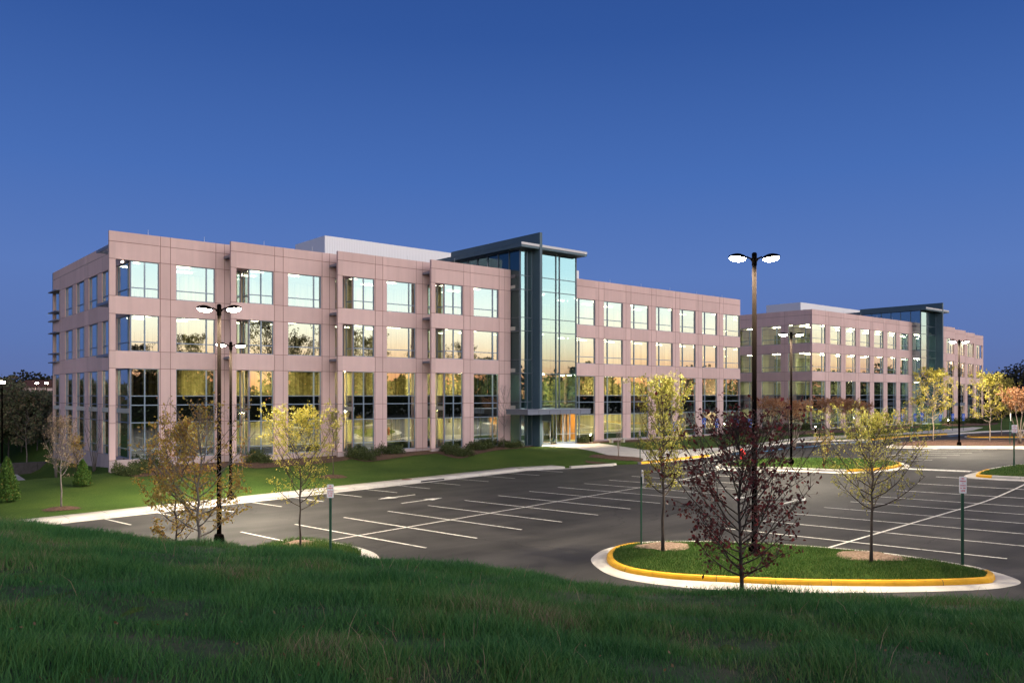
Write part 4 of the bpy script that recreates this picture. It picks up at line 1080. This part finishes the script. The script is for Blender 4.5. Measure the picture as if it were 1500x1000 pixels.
# ------------------------------------------------------------------ trees and shrubs
def leaf_mesh(name, P, size, rg, m, droop=.35, aspect=.62):
    """diamond leaves with a fold along the middle, hanging in all directions"""
    P = np.asarray(P); n = len(P)
    d = rg.normal(size=(n, 3)); d[:, 2] -= droop * 1.5; d /= np.linalg.norm(d, axis=1)[:, None]
    r = rg.normal(size=(n, 3)); s = np.cross(d, r); s /= np.linalg.norm(s, axis=1)[:, None] + 1e-9
    nn = np.cross(d, s)
    L = size * rg.uniform(.55, 1.3, n)[:, None]
    V = np.zeros((n, 4, 3))
    V[:, 0] = P; V[:, 1] = P + d * L * .45 + s * L * aspect * .5 + nn * L * .10; V[:, 2] = P + d * L; V[:, 3] = P + d * L * .45 - s * L * aspect * .5 + nn * L * .10
    i0 = np.arange(n) * 4
    idx = np.stack([i0, i0 + 1, i0 + 2, i0, i0 + 2, i0 + 3], -1).ravel()
    return npmesh(name, V.reshape(-1, 3), np.full(2 * n, 3), idx, m)

def tree_meshes(seed, H, tb, R, nmain=16, r0=.05, ang=(50, 20), shape='oval', leaf=.08, per=5, dens=None, bark='bark', lm='l_yellow', stems=0, subs=6, wob=.03, sn=5, twigs=3):
    rd = random.Random(seed); rg = np.random.default_rng(seed)
    mb = MB(); tips = []
    def prof(f):
        f = min(max(f, 0), 1)
        if shape == 'oval': return (math.sin(math.pi * (f * .82 + .16))) ** .75
        if shape == 'vase': return min(1, .35 + 1.1 * f) * (1 if f < .75 else max(.12, 1 - (f - .75) * 3.0))
        if shape == 'cone': return max(.06, (1 - f) ** .8) * min(1, .55 + f * 2)
        if shape == 'column': return .65 + .35 * math.sin(math.pi * f) if f < .8 else max(.1, 1 - (f - .8) * 4)
        return 1
    leaders = []
    if stems:
        for k in range(stems):
            a = 2 * math.pi * (k + rd.uniform(-.3, .3)) / stems; rr = R * rd.uniform(.35, .75); hh = H * rd.uniform(.75, .95); pts = []
            for i in range(7):
                f = i / 6; o = rr * f ** 1.1
                pts.append(Vector((o * math.cos(a) + rd.gauss(0, wob), o * math.sin(a) + rd.gauss(0, wob), hh * f)))
            pts[0] = Vector((.06 * math.cos(a), .06 * math.sin(a), -.15)); leaders.append(pts)
    else:
        pts = [Vector((0, 0, -.2))]
        for i in range(1, 11):
            pts.append(Vector((rd.gauss(0, wob) * i * .35, rd.gauss(0, wob) * i * .35, H * .97 * i / 10)))
        leaders.append(pts)
    for pts in leaders:
        rl = r0 * (1 if not stems else .8)
        n = len(pts); rad = [max(.005, rl * (1 - .88 * (i / (n - 1)))) for i in range(n)]
        if not stems: rad[0] = rl * 1.35
        mb.tube(pts, rad, 7 if not stems else 5)
        m_ = nmain if not stems else max(3, nmain // stems)
        for i in range(m_):
            f = (i + rd.uniform(0, .7)) / m_
            hz = tb + (H * .93 - tb) * f ** .95; hz = min(hz, pts[-1].z * .98)
            # point on the leader
            b = pts[0]
            for j in range(n - 1):
                if pts[j].z <= hz <= pts[j + 1].z:
                    t = (hz - pts[j].z) / (pts[j + 1].z - pts[j].z); b = pts[j].lerp(pts[j + 1], t); break
            az = i * 2.39996 + rd.uniform(-.5, .5)
            reach = R * prof((hz + .10 * H - tb) / (H - tb)) * rd.uniform(.72, 1.12) * (1 if not stems else .55)
            an = math.radians(ang[0] + (ang[1] - ang[0]) * f + rd.uniform(-6, 6))
            rise = min(reach / math.tan(an), max(.12, H * 1.02 - hz))
            d = Vector((math.cos(az), math.sin(az), 0)); e = d.cross(Vector((0, 0, 1)))
            bp = []; wv = rd.uniform(-.12, .12)
            for k in range(sn + 1):
                g = k / sn
                bp.append(b + d * reach * (g ** .85) + e * (reach * wv * math.sin(g * 3)) + Vector((0, 0, rise * g ** 1.25)) + Vector((rd.gauss(0, .012), rd.gauss(0, .012), rd.gauss(0, .012))) * H * .25 * g)
            br = max(.006, rl * .42 * (1 - .55 * f)); L = math.hypot(reach, rise)
            mb.tube(bp, [br * (1 - .85 * k / sn) + .002 for k in range(sn + 1)], 5, cap=False)
            for q in range(subs):
                g = .18 + .82 * (q + rd.uniform(.1, .9)) / subs; kk = min(int(g * sn), sn - 1); p0 = bp[kk].lerp(bp[kk + 1], g * sn - kk)
                bd = (bp[kk + 1] - bp[kk]).normalized(); sd = Vector((rd.gauss(0, 1), rd.gauss(0, 1), rd.gauss(.25, .7))).normalized()
                dd = (bd * .75 + sd * .8).normalized(); l = L * rd.uniform(.22, .45) * (1 - .45 * g)
                mid = p0 + dd * l * .5 + Vector((0, 0, rd.uniform(-.02, .05) * l)); p1 = p0 + dd * l + Vector((0, 0, .12 * l))
                mb.tube([p0, mid, p1], [br * .32 + .0025, br * .2 + .0022, .0022], 4, cap=False)
                tips += [(mid, g), (p1, g)]
                for _ in range(twigs):
                    s0 = p0.lerp(p1, rd.uniform(.3, 1)); td = (dd + Vector((rd.gauss(0, .7), rd.gauss(0, .7), rd.gauss(.15, .5)))).normalized(); tl = l * rd.uniform(.3, .65)
                    s1 = s0 + td * tl; mb.tube([s0, s1], [.0028, .0018], 3, cap=False); tips += [(s1, g), (s0.lerp(s1, .5), g)]
    P = []
    for p, g in tips:
        z = p.z / H
        pr = 1 if dens is None else dens(z, p)
        for _ in range(per):
            if rd.random() < pr: P.append((p.x + rd.gauss(0, leaf * .55), p.y + rd.gauss(0, leaf * .55), p.z + rd.gauss(0, leaf * .5)))
    tr = mb.mesh('trunk', M[bark], True)
    lf = leaf_mesh('crown', np.array(P if P else [(0, 0, H)]), leaf, rg, M[lm])
    return tr, lf
def tree(name, loc, meshes, label, cat='tree', group=None, rz=0., sc=1.):
    t = thing(name, loc, label, cat, group, rz)
    if sc != 1.: t.scale = (sc, sc, sc)
    link('trunk', meshes[0], t); link('crown', meshes[1], t); return t
def place(px, pyb, pyt, zf, D=None):
    if D is None: u, v = ray(px, pyb, zf); D = u * CA + v * SA
    else: u, v = onray(px, D)
    z = float(zf(u, v)); H = CAMZ + (YH - pyt) / F * D - z
    return (u, v, z), H, D
S_ = lambda px, D: px / F * D

tag(link('fallen_leaves', litter()), 'dry fallen leaves caught in the foreground grass', 'leaves', kind='stuff')
# foreground trees on the mound's far slope
loc, H, D = place(291, 0, 600, ground, D=23.0)
def dn(z, p): return .16 if z > .80 else (.5 if z > .62 else .85)
tree('maple_tree', loc, tree_meshes(11, H, .16 * H, S_(76, D), 32, .05, (58, 16), 'oval', .088, 3, dn, 'barkgrey', 'l_brown', subs=8),
     'large yellow brown young tree half hidden at its foot by the grassy mound', group='young street trees')
loc, H, D = place(258, 0, 622, ground, D=24.6)
tree('maple_tree', loc, tree_meshes(12, H, .14 * H, S_(46, D), 22, .035, (50, 16), 'oval', .085, 4, lambda z, p: .8, 'bark', 'l_brown', subs=7),
     'smaller yellow brown young tree just left behind the largest one', group='young street trees')
loc, H, D = place(1085, 0, 615, ground, D=17.2)
tree('purple_leaf_tree', loc, tree_meshes(23, H, .11 * H, S_(104, D), 54, .048, (58, 10), 'oval', .095, 3, lambda z, p: (.18 if z > .80 else .48), 'bark', 'l_purple', subs=7),
     'dark purple leaved tree in front of the yellow kerb', group='young street trees')
loc, H, D = place(440, 803, 606, zf_sm)
tree('young_tree', loc, tree_meshes(31, H, .28 * H, S_(58, D), 28, .042, (48, 12), 'oval', .072, 5, lambda z, p: .5 if z < .75 else .8, 'bark', 'l_yellow', subs=7),
     'small yellow leaved tree on the end island beside the sign', group='young street trees')
loc, H, D = place(971, 808, 563, zf_near)
tree('young_tree', loc, tree_meshes(42, H, .32 * H, S_(42, D), 32, .06, (46, 10), 'column', .075, 5, lambda z, p: .68, 'bark', 'l_green', subs=7),
     'tall slim pale yellow tree on the left of the yellow kerbed island', group='young street trees')
loc, H, D = place(1276, 823, 612, zf_near)
tree('young_tree', loc, tree_meshes(57, H, .33 * H, S_(76, D), 32, .055, (54, 16), 'oval', .058, 6, lambda z, p: .35 if z < .55 else .5, 'bark', 'l_green', subs=9),
     'sparse olive tree on the right of the yellow kerbed island', group='young street trees')
# trees on the lawns
u, v = GG(123, 709); m = MB(); m.box((-.04, -.03, -.2), (.04, .03, 1.25)); tag(m.build('tree_stake', M['stake'], None, (u, v, gz(u, v))), 'pale wooden stake standing beside the dark evergreen', 'stake')
loc, H, D = place(90, 745, 615, ground)
tree('young_tree', loc, tree_meshes(61, H, .36 * H, S_(24, D), 24, .05, (30, 8), 'oval', .085, 3, lambda z, p: .5, 'barkgrey', 'l_tan', subs=6),
     'tan leaved narrow young tree on the left lawn with a pale trunk', group='young lawn trees')
disc(loc[0], loc[1], .9, ground, M['mulch'], seed=5)
loc, H, D = place(488, 698, 606, ground)
tree('young_tree', loc, tree_meshes(62, H, .42 * H, S_(14, D), 18, .04, (34, 10), 'oval', .09, 3, lambda z, p: .5, 'bark', 'l_green', subs=5),
     'slim half bare tree on the lawn behind the white sign', group='young lawn trees')
disc(loc[0], loc[1], .95, ground, M['mulch'], seed=6)
loc, H, D = place(738, 656, 566, ground)
tree('bare_tree', loc, tree_meshes(63, H, .3 * H, S_(14, D), 16, .035, (34, 10), 'oval', .08, 1, lambda z, p: .03, 'barkgrey', 'l_tan', subs=5),
     'leafless young tree beside the glass entrance', group='young lawn trees')
loc, H, D = place(138, 690, 596, ground)
tree('vase_tree', loc, tree_meshes(64, H, .35 * H, S_(22, D), 18, .05, (24, 10), 'vase', .07, 1, lambda z, p: .06, 'barkgrey', 'l_tan', stems=6, subs=4),
     'bare many stemmed tree against the shaded end wall', group='many stemmed trees')
for px, pb, pt, w, sd, lb in ((10, 735, 668, 15, 1, 'bright green cone shaped evergreen at the left edge'), (121, 712, 672, 11, 2, 'dark green evergreen behind the tan leaved tree')):
    loc, H, D = place(px, pb, pt, ground); rg = np.random.default_rng(sd); R = S_(w, D)
    n = 9500; f = rg.power(1.6, n); f = 1 - f; a = rg.uniform(0, 6.283, n)
    rr = R * (np.clip((1 - f) * 1.25, 0, 1) ** .7) * rg.uniform(.45, 1.05, n) * (1 + .22 * np.sin(a * 3 + f * 11) * np.cos(a * 5 - f * 6))
    P = np.stack([rr * np.cos(a), rr * np.sin(a), .1 + f * (H - .15)], -1)
    m = MB(); m.tube([(0, 0, -.1), (0, 0, H * .9)], [.05, .01], 6)
    tree('evergreen_shrub', loc, (m.mesh('trunk', M['bark']), leaf_mesh('crown', P, .10, rg, M['l_ever'], droop=-.7)), lb, 'evergreen', 'lawn evergreens')
loc, H, D = place(112, 708, 640, ground)
tree('young_tree', loc, tree_meshes(66, H, .15 * H, S_(13, D), 16, .03, (34, 10), 'oval', .09, 4, lambda z, p: .6, 'bark', 'l_brown', subs=5), 'yellow brown small tree touching the dark evergreen', group='young lawn trees')
loc, H, D = place(82, 690, 602, ground, D=66)
tree('vase_tree', loc, tree_meshes(67, H, .35 * H, S_(20, D), 16, .05, (26, 10), 'vase', .08, 1, lambda z, p: .1, 'barkgrey', 'l_tan', stems=5, subs=4), 'bare reddish many stemmed tree behind the tan leaved tree', group='many stemmed trees')
# planting near the entrance and beyond
loc, H, D = place(906, 668, 622, ground)
tree('vase_tree', loc, tree_meshes(68, H, .5 * H, S_(11, D), 12, .03, (20, 8), 'vase', .07, 1, lambda z, p: .03, 'barkpale', 'l_tan', stems=5, subs=3), 'small bare many stemmed tree in the entrance bed', group='many stemmed trees')
VM = [tree_meshes(70 + i, 4.6, 2.4, 1.9, 30, .055, (30, 14), 'vase', .16, 3, lambda z, p: .75 if z > .66 else .04, 'barkpale', 'l_orange', stems=7, subs=5) for i in range(2)]
for i, (px, pb, pt, lb) in enumerate(((1131, 650, 585, 'orange topped many stemmed tree behind the tallest lamp pole'), (1163, 660, 589, 'orange topped pale stemmed tree right behind the second lamp pole'), (1212, 640, 585, 'orange topped tree beside the glowing bollard of the farther building'),
                                      (1238, 638, 586, 'orange topped tree behind the sparse olive tree, left one'), (1262, 638, 590, 'orange topped tree behind the sparse olive tree, right one'), (1494, 650, 572, 'orange topped tree at the right edge of the photo'))):
    loc, H, D = place(px, pb, pt, ground if px < 1400 else zf_far)
    tree('vase_tree', loc, VM[i % 2], lb, group='many stemmed trees', rz=i * 1.3, sc=H / 4.7)
loc, H, D = place(1208, 680, 640, zf_mid)
tree('vase_tree', loc, tree_meshes(75, H, .3 * H, S_(16, D), 18, .035, (30, 12), 'vase', .1, 2, lambda z, p: .35, 'bark', 'l_brown', stems=5, subs=5), 'low brown many stemmed shrub tree on the long island', group='many stemmed trees')
YM = [tree_meshes(80 + i, 6.6, 1.9, 2.1, 24, .06, (52, 16), 'oval', .17, 4, lambda z, p: .6, 'barkpale', 'l_yellow', subs=6) for i in range(2)]
for i, (px, pb, pt, lb) in enumerate(((1367, 646, 545, 'golden leaved tree on the mulched island left of the lamp pole'), (1450, 647, 552, 'golden leaved tree on the mulched island right of the lamp pole'), (1467, 640, 560, 'golden leaved tree behind the other two golden ones'))):
    loc, H, D = place(px, pb, pt, zf_far if i < 2 else zlot)
    tree('golden_tree', loc, YM[i % 2], lb, group='golden trees', rz=i * 2., sc=H / 6.6)

# rounded shrubs along the buildings
SH = []
for i in range(3):
    rg = np.random.default_rng(200 + i); n = 750; d = rg.normal(size=(n, 3)); d /= np.linalg.norm(d, axis=1)[:, None]; d[:, 2] = np.abs(d[:, 2])
    r = rg.uniform(.45, 1.06, n)[:, None] * (1 + .16 * np.sin(d[:, :1] * 6 + i) * np.cos(d[:, 1:2] * 5))
    P = d * r * np.array([.62, .62, .88])
    SH.append(leaf_mesh('shrub', P, .13, rg, M['l_shrub'], droop=-.5))
rs = random.Random(3); kk = 0
def shrubs(pts, label, group, s=1.):
    for px, py in pts:
        u, v = GG(px, py); o = link('shrub', SH[rs.randrange(3)], None, (u, v, gz(u, v) - .03), rs.uniform(0, 6)); k = s * rs.uniform(.8, 1.15); o.scale = (k, k, k * rs.uniform(.85, 1.1))
        tag(o, label, 'shrub', group)
shrubs([(172, 692), (181, 695), (191, 696.5), (184, 688), (197, 690), (207, 693), (212, 687), (201, 684), (222, 685), (232, 683)], 'dark rounded shrub in the bed at the near corner of the building', 'shrubs at the near corner')
shrubs([(345, 673), (353, 671), (362, 674), (370, 677), (380, 676), (390, 678), (372, 670), (384, 669), (398, 671), (410, 669)], 'dark rounded shrub in the bed behind the second lamp pole', 'shrubs behind the second lamp')
shrubs([(506, 666), (515, 669), (524, 671), (533, 673), (541, 674), (520, 665), (530, 667), (548, 668), (560, 665), (568, 662), (575, 665), (584, 664)], 'dark rounded shrub in the bed in the middle of the stepped wing', 'shrubs along the middle of the wing')
shrubs([(643, 658), (652, 661), (661, 665), (668, 662), (674, 668), (684, 667), (692, 658), (702, 659), (712, 657), (663, 657), (717, 655)], 'dark rounded shrub in the bed near the right end of the stepped wing', 'shrubs near the end of the wing')
shrubs([(736, 654), (744, 655), (751, 656), (760, 655)], 'dark rounded shrub under the leafless tree by the entrance', 'shrubs left of the entrance', .85)
shrubs([(849, 648), (855, 648.5), (861, 647), (884, 644), (890, 644), (928, 643), (936, 643), (950, 642), (962, 641.5)], 'green rounded shrub along the plain wing right of the entrance', 'shrubs along the plain wing', .9)
shrubs([(1068 + 14 * i, 636.5 - .9 * i + rs.uniform(-.5, .5)) for i in range(19)] + [(1075 + 26 * i, 635 - 1.5 * i) for i in range(9)], 'dark shrub in the long bed of the farther building', 'shrubs of the farther building', 1.15)
shrubs([(1385 + 7.5 * i, 621.2 - .2 * i + rs.uniform(-1, 1)) for i in range(11)], 'dark spreading shrub right of the farther entrance', 'shrubs right of the farther entrance', 1.25)

# ------------------------------------------------------------------ woods
FT = []
for i in range(3):
    FT.append(tree_meshes(300 + i, 12.5, 4.2 - i * .8, 2.6 + .3 * i, 22, .14, (48, 18), 'oval', .42, 4, lambda z, p: .75, 'barkgrey', 'l_forest', subs=6, wob=.06, twigs=3))
rf_ = random.Random(9)
for i in range(44):
    px = -150 + 6.2 * i + rf_.uniform(-3, 3); D = 84 + rf_.uniform(0, 34) + (8 if px > 60 else 0)
    if px > 82: px -= 90; D += 20
    u, v = onray(px, D); zt = CAMZ + (YH - (563 if px < 22 else 580) + rf_.uniform(-8, 6)) / F * D; zg = -1.9
    tree('forest_tree', (u, v, zg), FT[i % 3], 'one of the grey green trees of the wood beyond the driveway', group='trees of the wood on the left', rz=rf_.uniform(0, 6), sc=max(.62, (zt - zg) / 12.8))
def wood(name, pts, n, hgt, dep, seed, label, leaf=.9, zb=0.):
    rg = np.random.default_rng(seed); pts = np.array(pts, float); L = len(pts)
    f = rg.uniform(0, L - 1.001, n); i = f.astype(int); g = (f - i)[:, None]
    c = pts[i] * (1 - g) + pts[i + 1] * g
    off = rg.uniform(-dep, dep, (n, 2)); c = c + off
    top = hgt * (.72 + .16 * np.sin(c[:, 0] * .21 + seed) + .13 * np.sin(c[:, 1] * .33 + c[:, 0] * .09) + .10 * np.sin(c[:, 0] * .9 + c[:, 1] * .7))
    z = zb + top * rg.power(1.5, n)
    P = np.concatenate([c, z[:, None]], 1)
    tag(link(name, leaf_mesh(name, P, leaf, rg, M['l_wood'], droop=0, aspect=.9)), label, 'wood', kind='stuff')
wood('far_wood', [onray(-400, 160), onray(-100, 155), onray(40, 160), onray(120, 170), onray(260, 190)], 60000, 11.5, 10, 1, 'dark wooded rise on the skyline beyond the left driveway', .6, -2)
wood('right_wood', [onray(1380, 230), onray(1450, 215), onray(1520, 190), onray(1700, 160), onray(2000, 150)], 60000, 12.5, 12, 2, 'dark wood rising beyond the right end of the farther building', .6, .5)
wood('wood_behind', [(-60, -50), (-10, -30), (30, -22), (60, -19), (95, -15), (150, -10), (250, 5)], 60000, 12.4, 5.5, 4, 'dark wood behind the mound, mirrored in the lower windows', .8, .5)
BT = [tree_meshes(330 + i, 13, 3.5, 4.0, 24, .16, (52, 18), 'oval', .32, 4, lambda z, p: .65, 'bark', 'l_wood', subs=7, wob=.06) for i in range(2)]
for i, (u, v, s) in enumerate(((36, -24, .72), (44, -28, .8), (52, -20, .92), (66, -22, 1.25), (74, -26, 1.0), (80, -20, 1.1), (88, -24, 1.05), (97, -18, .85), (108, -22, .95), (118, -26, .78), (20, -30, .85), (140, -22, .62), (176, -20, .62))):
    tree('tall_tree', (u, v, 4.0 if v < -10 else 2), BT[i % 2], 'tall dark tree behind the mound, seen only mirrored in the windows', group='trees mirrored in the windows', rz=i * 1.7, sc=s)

# distant house and lights on the rise at the left
u, v = onray(58, 140); zz = CAMZ + (YH - 566) / F * 140
t = thing('distant_house', (u, v, -2), 'small distant house with a reddish roof among trees at the left', 'house', rz=CAMR)
m = MB(); m.box((-2.0, -2, -1), (2.2, 2, zz + 2 - .1)); m.build('wall', M['precast'], t)
m = MB(); h0 = zz + 2 - .1; m.add([(-2.4, -2.4, h0), (2.6, -2.4, h0), (2.6, 2.4, h0), (-2.4, 2.4, h0), (-2.4, 0, h0 + 1.2), (2.6, 0, h0 + 1.2)], [(0, 1, 5, 4), (2, 3, 4, 5), (1, 2, 5), (3, 0, 4), (3, 2, 1, 0)]); m.build('roof', simple('red_roof', (.08, .03, .02), .9), t)
for px, py, D, lb in ((3, 561, 72, 'bright white floodlight on a post at the left edge'), (54, 562, 132, 'distant greenish yard lamp left of the house'), (68, 562, 132, 'bright distant yard lamp right of the house')):
    u, v = onray(px, D); z = CAMZ + (YH - py) / F * D
    t = thing('yard_lamp', (u, v, -2), lb, 'street lamp', 'distant yard lamps')
    m = MB(); m.tube([(0, 0, 0), (0, 0, z + 2)], [.08, .06], 8); m.build('pole', M['bronze'], t)
    m = MB(); m.box((-.3, -.3, z + 2.2), (.3, .3, z + 2.3)); m.build('lamp_head', M['bronze'], t)
    m = MB(); m.lathe([(.22, 0), (.25, .1), (.2, .2)], 12, c=(0, 0, z + 1.99)); m.build('lens', M['lampglow'], t)

# ------------------------------------------------------------------ render settings
scene.view_settings.view_transform = 'Standard'; scene.view_settings.look = 'None'; scene.view_settings.exposure = .55; scene.view_settings.gamma = 1
scene.cycles.use_denoising = True
scene.cycles.max_bounces = 8; scene.cycles.diffuse_bounces = 2; scene.cycles.glossy_bounces = 3; scene.cycles.transparent_max_bounces = 12; scene.cycles.transmission_bounces = 4
scene.cycles.sample_clamp_indirect = 6; scene.cycles.caustics_reflective = False; scene.cycles.caustics_refractive = False
scene.cycles.use_light_tree = True
